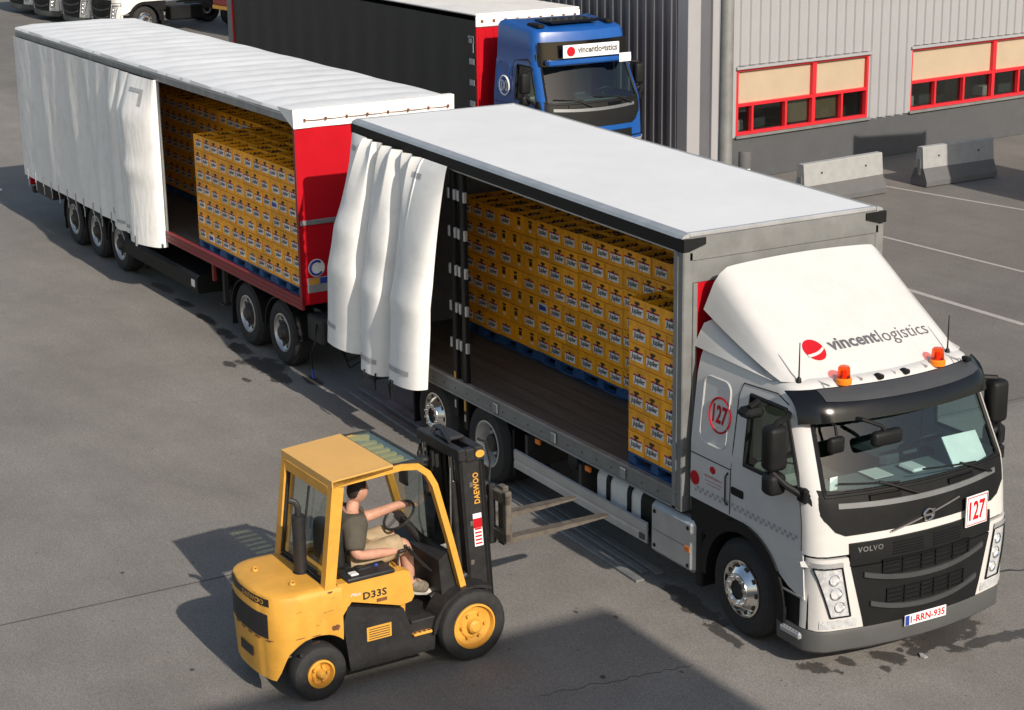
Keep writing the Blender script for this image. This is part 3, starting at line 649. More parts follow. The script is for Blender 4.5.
    if detail:
        for y0, y1 in ((-.93, -.10), (.0, .9)):              # wipers
            b = MB(); b.tube([(fx(y1-.02, 1.70)+.05, y1-.02, 1.70), (fx(y1-.3, 1.80)+.03, y1-.3, 1.81), (fx(y1-.42, 1.85)+.02, y1-.42, 1.85)], .014, 6); b.tube([(fx(y, 1.80+.10*(y1-y))+.02, y, 1.80+.09*(y1-y)) for y in lin(y0, y1-.2, 7)], .01, 5); B(b, 'wiper', 'black_plastic')
            b = MB(); patch(b, lin(y0+.28, y0+.62, 6), c_(1.70), c_(1.745), .035, nz=1); B(b, 'step_handle', 'black_gloss')
    if visor:
        b = MB(); ys = lin(-1.16, 1.16, 25)
        top = lambda y: Vector((fx(max(-1.10, min(1.10, y)), 2.66)+.0+(.03 if abs(y) < 1.1 else 0), y, 2.70-.02*edge(y)))
        bot = lambda y: Vector((fx(max(-1.13, min(1.13, y)), 2.44)+.17-.12*edge(y)**2, y, 2.44-.05*edge(y)**2))
        def vz(y, t, off=0): p = top(y).lerp(bot(y), t); n_ = math.sin(t*math.pi)*.05; return (p.x+n_+off, p.y, p.z+n_*.7+off*.5)
        b.grid(lambda y, t: vz(y, t), ys, lin(0, 1, 7)); b.grid(lambda y, t: vz(y, t, -.012), ys, lin(0, 1, 7)); b.grid(lambda y, k: vz(y, 1, -.012*k), ys, [0, 1]); vo = B(b, 'sun_visor', vis_mat)
        if detail > 1:
            b = MB(); b.grid(lambda y, t: vz(y, .03+t*(.50-.22*edge(y)-.10*(y/1.0)**4), .006), lin(-.93, .98, 17), lin(0, 1, 4)); B(b, 'visor_insert', 'grille_grey', vo)
    for sg in (-1, 1):          # mirrors
        b = MB(); b.rbox(.50, .68, sg*1.27, sg*1.49, 1.98, 2.42, .055); mi_ = B(b, 'mirror', 'black_plastic')
        b = MB(); b.rbox(.50, .68, sg*1.28, sg*1.48, 1.74, 1.955, .055); B(b, 'wide_angle_mirror', 'black_plastic', mi_)
        b = MB(); b.tube([(.58, sg*1.40, 2.38), (.60, sg*1.36, 2.44), (.55, sg*1.20, 2.46), (.48, sg*1.13, 2.47)], .03, 8); B(b, 'mirror_arm', 'black_plastic', mi_); b = MB(); b.tube([(.60, sg*1.42, 1.97), (.72, sg*1.34, 1.86), (.80, sg*1.24, 1.78), (.84, sg*1.2, 1.76)], .032, 8); b.box(.76, .90, sg*1.19, sg*1.25, 1.70, 1.84, 0, .02); B(b, 'mirror_arm', 'black_plastic', mi_)
    # sides: lower door panels, wheel arch, seams, step
    AX = -.07
    for sg in (-1, 1):
        arc = [(AX+.68*math.cos(R(a)), .5+.68*math.sin(R(a))) for a in range(28, 92, 8)]
        Y0, Y1 = sg*1.14, sg*1.226
        b = MB(); b.prism([(.86, 1.215), (.90, .74), (.66, .80)]+arc[1:]+[(AX-.02, 1.215)], 'y', Y0, Y1); B(b, 'lower_door', paint)
        b = MB(); arc2 = [(AX+.68*math.cos(R(a)), .5+.68*math.sin(R(a))) for a in range(92, 152, 8)]; b.prism([(AX-.02, 1.218)]+arc2+[(XB+.02, .86), (XB+.02, 1.218)], 'y', Y0, Y1-sg*.003); B(b, 'rear_skirt', 'black_plastic')
        b = MB(); ra = range(-8, 200, 8)
        ou = [(AX+.70*math.cos(R(a)), .5+.70*math.sin(R(a))) for a in ra if a < 190]; inn = [(AX+.585*math.cos(R(a)), .5+.585*math.sin(R(a))) for a in ra if a < 190]
        ou = [(x, max(.30, z)) for x, z in ou]; inn = [(x, max(.30, z)) for x, z in inn]
        b.prism(ou+inn[::-1], 'y', sg*.86, sg*1.25); B(b, 'wheel_arch', 'black_plastic')
        b = MB(); b.box(-.86, -.74, sg*.9, sg*1.24, .27, .9, 0, .02); B(b, 'mudguard', 'black_plastic')
        b = MB(); b.box(.60, .93, sg*1.02, sg*1.20, .45, .80); B(b, 'step_well', 'black_plastic')
        b = MB(); b.box(.58, .88, sg*1.05, sg*1.26, .33, .39, 0, .012)
        for k in range(6): b.box(.61+k*.045, .64+k*.045, sg*1.10, sg*1.25, .39, .40, 0)
        b.box(.56, .62, sg*1.05, sg*1.24, .39, .62, 0, .015); B(b, 'step', 'alu_dull')
        if detail:
            b = MB(); b.box(.50, .88, sg*1.225, sg*1.232, .745, .765); B(b, 'step_trim', 'alu_dull')
            ysd = lambda x, z: sg*(Wz(z)+.0015)
            def seam(P_): b.tube([(x, ysd(x, z), z) for x, z in P_], .006, 4)
            b = MB(); seam([(-.30, 1.22), (-.30, 1.62), (-.28, 1.95), (-.27, 2.45), (-.22, 2.58), (.3, 2.61), (.48, 2.55)]); B(b, 'door_seam', 'ink')
            b = MB(); seam([(.93, .8), (.93, 1.2), (.80, 1.5)] if False else [(.845, 1.22), (.83, 1.5), (.79, 1.72)]); B(b, 'door_seam', 'ink')
            b = MB(); seam([(-.97, 1.68), (-.31, 1.68)]); B(b, 'door_seam', 'ink')
            b = MB(); b.prism(rrect(-.28, -.08, 1.44, 1.52, .02), 'y', sg*1.215, sg*1.231); B(b, 'door_handle', 'black_plastic')
            b = MB(); R_ = rrect(-.84, -.40, 1.84, 2.52, .10); b.tube([(x, sg*(Wz(z)+.001), z) for x, z in R_], .011, 5, close=True); B(b, 'side_panel_moulding', paint)
            b = MB(); b.tube([(-.34, sg*(Wz(1.5)+.004), 1.30), (-.345, sg*(Wz(1.5)+.03), 1.34), (-.345, sg*(Wz(1.5)+.03), 1.60), (-.34, sg*(Wz(1.6)+.004), 1.64)], .010, 6); B(b, 'grab_handle', 'black_plastic')
            if sg < 0 and detail > 1:
                yy = lambda z: -(Wz(z)+.004)
                b = MB(); b.tube([(-.545+.175*math.cos(a), yy(2.17+.175*math.sin(a)), 2.17+.175*math.sin(a)) for a in lin(0, 6.1, 32)], .011, 5, close=True)
                b.text('127', lambda u, v: (-.665+.24*u, yy(2.08+.19*v), 2.08+.19*v), 0, .03); B(b, 'fleet_number', 'print_red')
                b = MB(); 
                for i in range(40):
                    for r_ in (0, 1):
                        if (i+r_) % 2 == 0 and -.9+i*.042 < .80: b.add([(-.9+i*.042+dx, yy(1.3), 1.285+r_*.035+dz-.0*i) for dx, dz in ((0, 0), (.036, 0), (.036, .03), (0, .03))], [(0, 1, 2, 3)])
                B(b, 'reflective_tape', 'print_lightgrey')
                b = MB(); b.cyl((-.90+.0, -1.222, 1.42), (-.90, -1.2285, 1.42), .075, seg=20); B(b, 'round_sticker', 'print_red')
                b = MB(); b.ball((-.60, -1.2235, 1.585), (.05, .004, .04), 12, 6); 
                b.text('vincentlogistics', lambda u, v: (-.74+.30*u, -1.2275, 1.485+.035*v), 0); b.text('transport routier', lambda u, v: (-.72+.28*u, -1.2275, 1.445+.02*v), 0); b.text('www.logistics.be', lambda u, v: (-.70+.24*u, -1.2275, 1.41+.02*v), 0); B(b, 'small_logo', 'print_red')
    return dict(fx=fx, F0=F0, Wz=Wz, B=B, patch=patch)
# ------------------------------------------------------------------ the white curtain-side truck
trk = thing('delivery_truck', 'white curtain-side delivery truck with open cargo body and roof fairing', 'truck')
XF, XR = -1.10, -8.773
zr = lambda x: 3.887+(XF-x)/(XF-XR)*.14
zf = lambda x: 1.135+(x+6.756)/5.49*.06
cb = cab(trk, 'white_paint')
fx, Wz = cb['fx'], cb['Wz']
make_wheel(trk, -.07, -1.225, 'front', -1); make_wheel(trk, -.07, 1.225, 'front', 1)
for x, k in ((-5.29, 'dish'), (-6.65, 'front')):
    make_wheel(trk, x, -1.22, k, -1, Wd=.58 if k == 'dish' else .31); make_wheel(trk, x, 1.22, k, 1)
# chassis
for y in (-.42, .42):
    b = MB(); b.box(-8.6, .85, y-.04, y+.04, .72, .98, 0, .01); b.build('chassis_rail', 'chassis', trk)
for x in (-8.3, -7.4, -5.9, -4.4, -3.2, -2.2, -.9):
    b = MB(); b.box(x-.05, x+.05, -.38, .38, .75, .95); b.build('cross_member', 'chassis', trk)
for x in (-.07, -5.29, -6.65):
    b = MB(); b.cyl((x, -.95, .505), (x, .95, .505), .08); b.ball((x, 0, .5), (.22, .2, .22)); b.build('axle', 'chassis', trk)
for x in (-7.9, -5.0, -3.9, -2.2, -1.35):
    b = MB(); b.box(x-.03, x+.03, -1.2, 1.2, .99, 1.08); b.build('floor_bearer', 'chassis', trk)
for y0 in (-1.1, .85):
    for x in (-5.29, -6.65):
        b = MB(); a = [R(t) for t in range(25, 160, 9)]; b.prism([(x+.62*math.cos(t), .5+.62*math.sin(t)*.92) for t in a]+[(x+.59*math.cos(t), .5+.59*math.sin(t)*.92) for t in a[::-1]], 'y', y0-.1, y0+.33); b.build('wheel_fender', 'black_plastic', trk)
b = MB(); b.box(-4.70, -4.66, -1.2, -.7, .28, .86, 0, .01); b.build('mud_flap', 'black_plastic', trk)
b = MB(); b.box(-7.35, -7.31, -1.2, -.7, .22, .86, 0, .01); b.build('mud_flap', 'black_plastic', trk)
# cargo floor, rails
b = MB(); b.add([(XR, -1.22, zf(XR)), (XF, -1.22, zf(XF)), (XF, 1.22, zf(XF)), (XR, 1.22, zf(XR))]+[(XR, -1.22, zf(XR)-.05), (XF, -1.22, zf(XF)-.05), (XF, 1.22, zf(XF)-.05), (XR, 1.22, zf(XR)-.05)], [(0, 1, 2, 3), (7, 6, 5, 4), (0, 4, 5, 1), (2, 6, 7, 3), (1, 5, 6, 2), (0, 3, 7, 4)])
fl = b.build('cargo_floor', 'floor_wood', trk)
for y in lin(-1.0, 1.0, 9):
    b = MB(); b.add([(XR, y-.006, zf(XR)+.002), (XF, y-.006, zf(XF)+.002), (XF, y+.006, zf(XF)+.002), (XR, y+.006, zf(XR)+.002)], [(0, 1, 2, 3)]); b.build('floor_groove', 'chassis', fl)
def slope(name, mt, y0, y1, f0, f1, x0=XR, x1=XF, mi=0, parent=trk, n=2, bev=0):
    b = MB(); V = []
    for x in (x0, x1):
        for y, z in ((y0, f0(x)), (y1, f0(x)), (y1, f1(x)), (y0, f1(x))): V.append((x, y, z))
    b.add(V, [(0, 1, 2, 3), (7, 6, 5, 4), (0, 4, 5, 1), (1, 5, 6, 2), (2, 6, 7, 3), (3, 7, 4, 0)]); return b.build(name, mt, parent)
for sg in (-1, 1):
    sr_ = slope('side_rail', 'galv', sg*1.222, sg*1.272, lambda x: zf(x)-.19, lambda x: zf(x)-.004)
    slope('rail_lip', 'steel', sg*1.216, sg*1.285, lambda x: zf(x)-.002, lambda x: zf(x)+.018, parent=sr_)
    slope('rail_lip', 'steel', sg*1.2725, sg*1.283, lambda x: zf(x)-.19, lambda x: zf(x)-.165, parent=sr_)
    if sg < 0:
        for i in range(24):
            x = -8.4+i*.3; b = MB(); b.cyl((x, -1.272, zf(x)-.1), (x, -1.2745, zf(x)-.1), .012, seg=8); b.build('rail_hole', 'ink', sr_)
        for x in (-4.95, -3.6, -2.15): b = MB(); b.box(x-.05, x+.05, -1.297, -1.2725, zf(x)-.15, zf(x)-.03, 0, .008); b.build('post_socket', 'steel', sr_)
# roof
b = MB(); xs = lin(XR, XF, 12); ys = lin(-1.22, 1.22, 7)
b.grid(lambda x, y: (x, y, zr(x)+.004+.012*math.cos(y*1.2)), xs, ys); b.grid(lambda x, y: (x, y, zr(x)-.03), xs, ys); b.build('roof_sheet', 'roof_sheet', trk)
for sg in (-1, 1):
    rr_ = slope('roof_rail', 'black_plastic', sg*1.2, sg*1.278, lambda x: zr(x)-.165, lambda x: zr(x)-.035)
    b = MB(); V = []
    for x in (XR-.004, XF+.004):
        for y, z in ((1.19, .022), (1.262, -.002), (1.282, -.034), (1.19, -.034)): V.append((x, sg*y, zr(x)+z))
    b.add(V, [(0, 1, 2, 3), (7, 6, 5, 4), (0, 4, 5, 1), (1, 5, 6, 2), (2, 6, 7, 3), (3, 7, 4, 0)]); b.build('rail_cap', 'alu_dull', rr_)
    slope('curtain_track', 'alu_dull', sg*1.205, sg*1.235, lambda x: zr(x)-.20, lambda x: zr(x)-.167, parent=rr_)
for x0, x1 in ((XR-.006, XR+.06), (XF-.05, XF+.006)):
    b = MB(); b.box(x0, x1, -1.19, 1.19, zr(x0)-.03, zr(x0)+.02, 0, .012); b.build('roof_edge', 'alu_dull', trk)
for sg in (-1, 1):      # corner caps
    b = MB(); P_ = [(-.16, -.16), (-.16, -.04), (.012, -.04), (.012, -.10), (-.06, -.16)]
    b.prism([(sg*(1.285), zr(XF)-.03), (sg*1.285, zr(XF)-.15), (sg*1.2, zr(XF)-.15), (sg*1.02, zr(XF)-.10), (sg*1.02, zr(XF)-.03)], 'x', XF-.06, XF+.05); b.build('corner_cap', 'black_plastic', trk)
    b = MB(); b.box(XR-.03, XR+.05, sg*1.1, sg*1.287, zr(XR)-.17, zr(XR)-.03, 0, .02); b.build('corner_cap', 'black_plastic', trk)
# headboard: galvanised upper band, red wall, posts
b = MB(); b.box(XF-.03, XF+.03, -1.2, 1.2, 3.63, 3.86, 0, .004); b.build('headboard_beam', 'galv', trk)
b = MB(); b.box(XF-.03, XF+.022, -1.2, 1.2, 3.40, 3.625, 0, .004); b.build('headboard_beam', 'galv', trk)
b = MB(); b.box(XF-.03, XF+.014, -1.10, 1.10, 1.10, 3.395, 0, .004); b.build('headboard', 'red_paint', trk)
b = MB(); b.box(XF-.045, XF-.031, -1.2, 1.2, 1.2, 3.85); b.build('headboard_lining', 'galv', trk)
for sg in (-1, 1):
    b = MB(); b.box(XF-.13, XF+.03, sg*1.155, sg*1.276, .99, zr(XF)-.165, 0, .012); po = b.build('corner_post', 'galv', trk)
    b = MB(); b.box(XF-.128, XF-.06, sg*1.2765, sg*1.283, 1.0, zr(XF)-.17); b.build('post_channel', 'steel', po)
    b = MB(); b.box(XF-.04, XF+.032, sg*1.10, sg*1.153, 1.0, 3.395, 0, .006); b.build('post_flange', 'galv', po)
    b = MB(); b.box(XR, XR+.12, sg*1.15, sg*1.27, 1.0, zr(XR)-.17, 0, .01); b.build('corner_post', 'galv', trk)
b = MB(); b.box(XR+.01, XR+.05, -1.15, 1.15, 1.1, 3.9); b.build('rear_wall', 'galv', trk)
# far curtain
b = MB(); b.grid(lambda x, z: (x, 1.262+.012*math.sin(x*5)*math.sin((z-1)*1.1), z), lin(XR+.1, XF-.05, 60), lin(.95, 3.72, 6)); b.build('far_curtain', 'tarp', trk)
# sliding pillars with board clips
for x, sg in ((-6.03, -1), (-5.78, -1)):
    b = MB(); b.box(x-.05, x+.05, -1.25, -1.19, .66 if x < -6 else .55, zr(x)-.2, 0, .01); p_ = b.build('sliding_pillar', 'black_plastic', trk)
    for k in range(5):
        z = 1.55+k*.47
        for dx in (-.075, .075):
            b = MB(); b.box(x+dx-.022, x+dx+.022, -1.262, -1.22, z, z+.13, 0, .006); b.build('board_clip', 'alu_dull', p_)
    b = MB(); b.box(x-.02, x+.02, -1.26, -1.251, 1.02 if x < -6 else .8, 1.25 if x < -6 else 1.05); b.build('release_lever', 'fork_yellow', p_)
    b = MB(); b.box(x-.018, x+.018, -1.259, -1.251, .78 if x < -6 else .66, .88 if x < -6 else .75); b.build('latch', 'alu', p_)
# bunched curtain
def curtain(s, t):
    """s 0 rear .. 1 front, t 0 top .. 1 bottom: three big hanging lobes under small pleats"""
    x0 = XR+.02+s*2.70; zt = zr(x0)-.15
    e = [-.02, .30+.10*t, .56+.06*t+.02*math.sin(4*t), 1.02]
    li = 0 if s < e[1] else (1 if s < e[2] else 2); fr_ = (s-e[li])/(e[li+1]-e[li])
    sk = (.66, .58, .55)[li]; fr2 = fr_**(math.log(.5)/math.log(sk))                    # skewed lobes: one steep flank each
    ridge = math.sin(math.pi*max(0, min(1, fr2)))**.42
    g_ = min(1, t*1.6)**.7
    amp = .02+(.46, .42, .40)[li]*g_*(1+.03*math.sin(5*t+li))
    xb = XR-.10*t*(1-s)+.02+s*(2.70-.36*t)
    sway = (-.34, -.10, .06)[li]*t*ridge-.10*t*(1-s)**2-(.13, .11, .10)[li]*g_*math.sin(2*math.pi*max(0, min(1, fr2)))
    kink = .03*max(0, 1-abs(t-.42-.1*li)/.10)*ridge*(1, -1, .6)[li]                        # sharp knee in each fold
    crease = .008*math.sin(9*fr_+6*t+li*2)*math.sin(math.pi*t)
    pl_ = (s-.18)*9.5; pleat = .075*(abs((pl_ % 1)-.5)*2)**1.4*max(0, 1-t*3.2) if .18 < s < .78 else 0
    y = -1.275-amp*ridge-pleat-crease-kink
    zb_ = (1.0, .86, .86)[li]+.03*math.sin(math.pi*fr_)+(.10*(s-.62)/.38 if li == 2 else 0)
    return (xb+sway, y, zt+(zb_-zt)*t)
b = MB(); b.grid(lambda s, t: curtain(s, t), lin(0, 1, 240), lin(0, 1, 44)); cu = b.build('side_curtain', 'tarp', trk, ang=28)
def on_cur(s, t, off=.006):
    p = Vector(curtain(s, t)); a = Vector(curtain(s+.004, t))-p; c = Vector(curtain(s, t+.01))-p; n = a.cross(c).normalized()
    if n.y > 0: n = -n
    return p+n*off
def tape(s0, s1, t0, t1, vert=False):
    b = MB()
    b.grid(lambda s, t: tuple(on_cur(s, t)), lin(s0, s1, 14), lin(t0, t1, 3 if not vert else 8)); b.build('reflective_tape', 'tarp_grey', cu)
for s0, s1, tt in ((.05, .26, .89), (.40, .56, .925), (.72, .90, .92), (.05, .12, .05), (.74, .82, .06)): tape(s0, s1, tt, tt+.022)
for s_ in (.02, .52, .56, .78, .80):
    p = on_cur(s_, .985, .012); b = MB(); b.tube([p, p+Vector((0, -.02, -.10)), p+Vector((.02, -.015, -.22))], .012, 5); b.box(p.x-.02, p.x+.02, p.y-.03, p.y, p.z-.12, p.z-.06, 0, .005); b.build('curtain_strap', 'black_plastic', cu)
# side guard, tank, battery box, lights
b = MB(); b.prism([(-1.24, .42), (-1.262, .43), (-1.262, .50), (-1.255, .53), (-1.262, .56), (-1.262, .65), (-1.24, .66)], 'x', -4.56, -1.72); sg_ = b.build('side_guard', 'alu_dull', trk)
b = MB(); b.box(-1.86, -1.75, -1.266, -1.2625, .45, .52); b.build('guard_label', 'grille_grey', sg_)
for x in (-4.3, -3.1): b = MB(); b.box(x-.03, x+.03, -1.238, -.5, .5, .9); b.build('guard_bracket', 'chassis', sg_)
b = MB(); pr = rrect(-1.16, -.55, .34, .93, .12); b.prism(pr, 'x', -2.86, -1.98, 0); tk = b.build('fuel_tank', 'plastic_white', trk, ang=30)
b = MB(); b.prism(rrect(-1.165, -.545, .335, .935, .12), 'x', -1.978, -1.72); b.build('tank_end', 'black_plastic', tk)
for x in (-2.62, -2.2):
    b = MB(); b.prism(rrect(-1.175, -.535, .325, .945, .12), 'x', x-.035, x+.035); b.build('tank_strap', 'black_plastic', tk)
b = MB(); b.box(-1.66, -.86, -1.268, -.6, .37, .95, 0, .05); bx = b.build('battery_box', 'alu_dull', trk)
for x, z in ((-1.56, .85), (-.95, .86), (-1.56, .47), (-.95, .45)):
    b = MB(); b.cyl((x, -1.268, z), (x, -1.276, z), .022, seg=10); b.build('box_latch', 'black_plastic', bx)
b = MB(); b.box(-1.0, -.91, -1.277, -1.269, .60, .66, 0, .003); b.build('marker_light', 'orange', bx)
b = MB(); b.box(-1.62, -.9, -1.2705, -1.268, .645, .65); b.build('box_seam', 'grille_grey', bx)
for x in (-4.05, -2.95): b = MB(); b.box(x-.05, x+.05, -1.24, -1.21, .86, .92, 0, .005); b.build('marker_light', 'orange', trk)
for x, r in ((-3.6, .13), (-3.3, .13)):
    b = MB(); b.lathe([(1e-4, -.3), (r*.8, -.28), (r, -.2), (r, .2), (r*.8, .28), (1e-4, .3)], (x, -.75, .75), (0, 1, 0), 16); b.build('air_tank', 'chassis', trk)
b = MB(); b.box(-8.72, -8.6, -1.2, 1.2, .45, .6, 0, .02); b.build('rear_bumper', 'chassis', trk)
# roof fairing: two layers
def fair(hw0, hw1, prof, rad, name, side_drop, nose=0):
    b = MB(); us = lin(-1, 1, 33); vs = lin(0, 1, 12)
    def S(u, v):
        x, z = prof(v); hw = hw0+(hw1-hw0)*v; base = side_drop(v); a = abs(u)
        # flat top, rounded shoulder, side wall
        if a < .72: y = hw*(1-.10)*a/.72*.93; zz = z-.03*(a/.72)**2; xx = x-.10*(a/.72)**2*(1-v)
        else:
            q = (a-.72)/.28; th = min(1, q/.55)*math.pi/2; y = hw*.837+(hw*.163)*math.sin(th); zt = z-.03-rad(v)*(1-math.cos(th)); zz = zt if q <= .55 else zt+(base-zt)*(q-.55)/.45
            if q > .55: y = hw*(1+.05*(q-.55)/.45)
            xx = x-.10*(1-v)-nose*(q)*(1-v)*1.2-(.22*v*max(0, (q-.3)))
            zz = max(zz, base)
        return (xx, math.copysign(y, u), zz)
    b.grid(S, us, vs); return b.build(name, 'white_paint', trk, ang=50), S
prof = lambda v: (.54-1.38*v-.03*math.sin(v*math.pi), 2.735+.885*v**.93)
fa, FS = fair(1.06, 1.03, prof, lambda v: .02+.14*v, 'roof_fairing', lambda v: 2.73+.41*v**1.15, .10)
fb, FS2 = fair(1.07, 1.07, lambda v: (.40-1.34*v, 2.72+.36*v), lambda v: .02+.03*v, 'lower_fairing', lambda v: 2.71+.04*v, .10)
def fpt(y, v, off=.004):
    lo, hi = -.72, .72
    for _ in range(30):
        mid = (lo+hi)/2
        if FS(mid, v)[1] < y: lo = mid
        else: hi = mid
    p = Vector(FS(lo, v)); return p+Vector((.55, 0, .83))*off
b = MB(); 
def logo(yc, vc, r, par, pf):
    b = MB(); c = pf(yc, vc); ring = [pf(yc+r*math.cos(a), vc+r*.75*math.sin(a)) for a in lin(0, 2*math.pi, 33)[:-1]]
    b.add([c]+ring, [(0, i+1, (i+1) % 32+1) for i in range(32)]); b.build('logo_disc', 'print_red', par, merge=False)
    b = MB(); n = 12
    up_ = [pf(yc+r*(-1+2*t)*.93, vc+r*.75*(-.36+.10*t+.42*t**3), .008) for t in lin(0, 1, n)]; lo_ = [pf(yc+r*(-1+2*t)*.93, vc+r*.75*(-.62+.12*t+.44*t**3), .008) for t in lin(0, 1, n)]
    b.add(up_+lo_, [(i, i+1, n+i+1, n+i) for i in range(n-1)]); b.build('logo_swoosh', 'white_paint', par, merge=False)
logo(-.62, .215, .108, fa, fpt)
b = MB(); b.text('vincent', lambda u, v: tuple(fpt(-.455+.59*u, .185+.088*v)), 0, .028); b.build('lettering', 'print_grey', fa, merge=False)
b = MB(); b.text('logistics', lambda u, v: tuple(fpt(.15+.665*u, .150+.125*v)), 0, -.002); b.build('lettering', 'print_grey', fa, merge=False)
# beacons, aerials, roof clips
for y in (-.59, .57):
    b = MB(); b.lathe([(1e-4, 0), (.078, 0), (.078, .05), (.066, .06)], (.60, y, 2.70), (0, 0, 1), 20); be = b.build('beacon', 'orange', trk)
    b = MB(); b.lathe([(.064, .06), (.058, .155), (.045, .172), (1e-4, .175)], (.60, y, 2.70), (0, 0, 1), 20); b.build('beacon_lens', 'glass_orange', be)
    b = MB(); b.lathe([(.03, .06), (.03, .12), (1e-4, .13)], (.60, y, 2.70), (0, 0, 1), 12); b.build('beacon_bulb', 'orange', be)
for x, y in ((.42, -.98), (.42, .86)):
    b = MB(); b.lathe([(.028, 0), (.022, .05), (.008, .07), (.005, .40), (1e-4, .40)], (x, y, 2.715), (0, 0, 1), 8); b.build('aerial', 'black_plastic', trk)
for y in (-.2, .12, .9): b = MB(); b.box(.60, .70, y-.03, y+.03, 2.70, 2.745, 0, .012); b.build('roof_clip', 'black_plastic', trk)
for y in (-.8, -.4, 0, .4, .8):
    b = MB(); b.box(-.3, .66, y-.006, y+.006, 2.715, 2.735, 0, .003); b.build('roof_rib', 'white_paint', trk)
# hanging front mirrors
b = MB(); b.tube([(.80, -.70, 2.44), (.98, -.66, 2.46), (1.08, -.52, 2.40), (1.08, -.48, 2.34)], .02, 8); b.rbox(1.02, 1.12, -.62, -.27, 2.20, 2.35, .045); b.build('front_mirror', 'black_plastic', trk)
b = MB(); b.tube([(.78, -.92, 2.45), (.90, -.92, 2.42), (.92, -.92, 2.33)], .015, 8); b.rbox(.88, .96, -1.01, -.83, 2.16, 2.32, .038); b.build('kerb_mirror', 'black_plastic', trk)
# side camera mirror above the door
b = MB(); b.box(.02, .22, -1.42, -1.20, 2.36, 2.46, 0, .04); b.tube([(.12, -1.22, 2.50), (.16, -1.36, 2.47)], .03, 8); b.build('kerb_view_mirror', 'black_plastic', trk)

# ------------------------------------------------------------------ aluminium side boards left on the ground
def board(x0, y0, x1, y1, z, wd, label):
    d = Vector((x1-x0, y1-y0)); L = d.length; b = MB(); 
    b.prism([(-wd/2, 0), (wd/2, 0), (wd/2, .022), (wd*.42, .026), (-wd*.42, .026), (-wd/2, .022)], 'x', 0, L)
    o = b.build('side_board', 'steel', None, (x0, y0, z), math.atan2(d.y, d.x)); tag(o, label, 'board', 'aluminium boards laid on the ground beside the truck')
board(-9.6, -1.06, -1.72, -1.34, .006, .10, 'outermost aluminium board lying on the ground under the fork tips')
board(-9.7, -.86, -1.9, -1.17, .006, .085, 'middle aluminium board on the ground beside the truck')
board(-8.9, -.80, -1.78, -1.04, .006, .085, 'innermost aluminium board on the ground under the truck side')
# ------------------------------------------------------------------ red and white curtain-side semi-trailer
TY = .016; TO = Vector((-10.5, -.116, 0)); LT = 13.47; ZR_ = 3.954
trl = thing('semi_trailer', 'red and white curtain-side semi-trailer with half opened curtain', 'trailer', TO, TY)
for x in (-8.13, -9.44, -10.75):
    make_wheel(trl, x, -1.20, 'trailer', -1); make_wheel(trl, x, 1.20, 'trailer', 1)
    b = MB(); b.cyl((x, -1, .505), (x, 1, .505), .075); b.build('axle', 'chassis', trl)
    for y0 in (-1.22, .85):
        b = MB(); a = [R(t) for t in range(-5, 186, 10)]; b.prism([(x+.60*math.cos(t), .5+.58*math.sin(t)) for t in a]+[(x+.58*math.cos(t), .5+.56*math.sin(t)) for t in a[::-1]], 'y', y0, y0+.36); b.build('wheel_fender', 'black_plastic', trl)
    b = MB(); b.box(x-.62, x-.60, -1.2, -.85, .22, .6); b.build('mud_flap', 'black_plastic', trl)
for y in (-.55, .55):
    b = MB(); b.box(-13.3, -.4, y-.06, y+.06, .78, 1.08, 0, .01); b.build('chassis_rail', 'chassis', trl)
for x in lin(-13, -.6, 14):
    b = MB(); b.box(x-.04, x+.04, -1.2, 1.2, 1.04, 1.10); b.build('cross_member', 'chassis', trl)
b = MB(); b.box(-LT+.02, -.05, -1.22, 1.22, 1.13, 1.22); b.build('cargo_floor', 'floor_wood', trl)
for sg in (-1, 1):
    b = MB(); b.box(-LT, -.0, sg*1.222, sg*1.272, 1.055, 1.235, 0, .006); r_ = b.build('side_rail', 'dark_red', trl)
    for z in (1.10, 1.16, 1.21): b = MB(); b.box(-LT+.01, -.02, sg*1.2722, sg*1.281, z, z+.018); b.build('rail_rib', 'dark_red', r_)
    b = MB(); b.box(-LT, -.0, sg*1.20, sg*1.274, ZR_-.20, ZR_-.06, 0, .01); b.build('roof_rail', 'steel', trl)
# ribbed tarp roof
def roofz(x, y): return ZR_+.0+.028*abs(math.sin((x*math.pi)/.62))**.7*max(0, 1-(y/1.27)**6)-.02*(abs(y)/1.27)**4+.006*math.sin(9*y+3*x)
b = MB(); xs = lin(-LT, 0, 180); ys = [-1.275, -1.26, -1.2, -.9, -.5, 0, .5, .9, 1.2, 1.26, 1.275]
b.grid(lambda x, y: (x, y, roofz(x, y)-(.0 if abs(y) < 1.27 else .07)), xs, ys); rf = b.build('roof_tarp', 'tarp_old', trl, ang=70)
b = MB(); n = 40
ysn = lin(-1.29, 1.29, n)
b.grid(lambda y, t: (.012+.012*math.sin(9*y)*t+.01, y, ZR_+.01-.27*t), ysn, lin(0, 1, 4)); b.grid(lambda x, t: (x, -1.288+.0*t, ZR_+.0-.25*t*(1+x/.55)), lin(-.5, .02, 8), lin(0, 1, 4)); b.grid(lambda x, y: (x, y, ZR_+.012), [-.1, .024], ysn); b.build('roof_flap', 'tarp', rf, ang=60)
pp = [(.04, y, ZR_-.15-.007*abs(math.sin((y+1.12)*math.pi/.329))) for y in lin(-1.12, 1.18, 40)]; b = MB(); b.tube(pp, .005, 5); b.build('lashing_cord', 'rust', rf)
for y in lin(-1.12, 1.18, 8): b = MB(); b.box(.03, .055, y-.014, y+.014, ZR_-.17, ZR_-.125, 0, .004); b.build('lashing_hook', 'rust', rf)
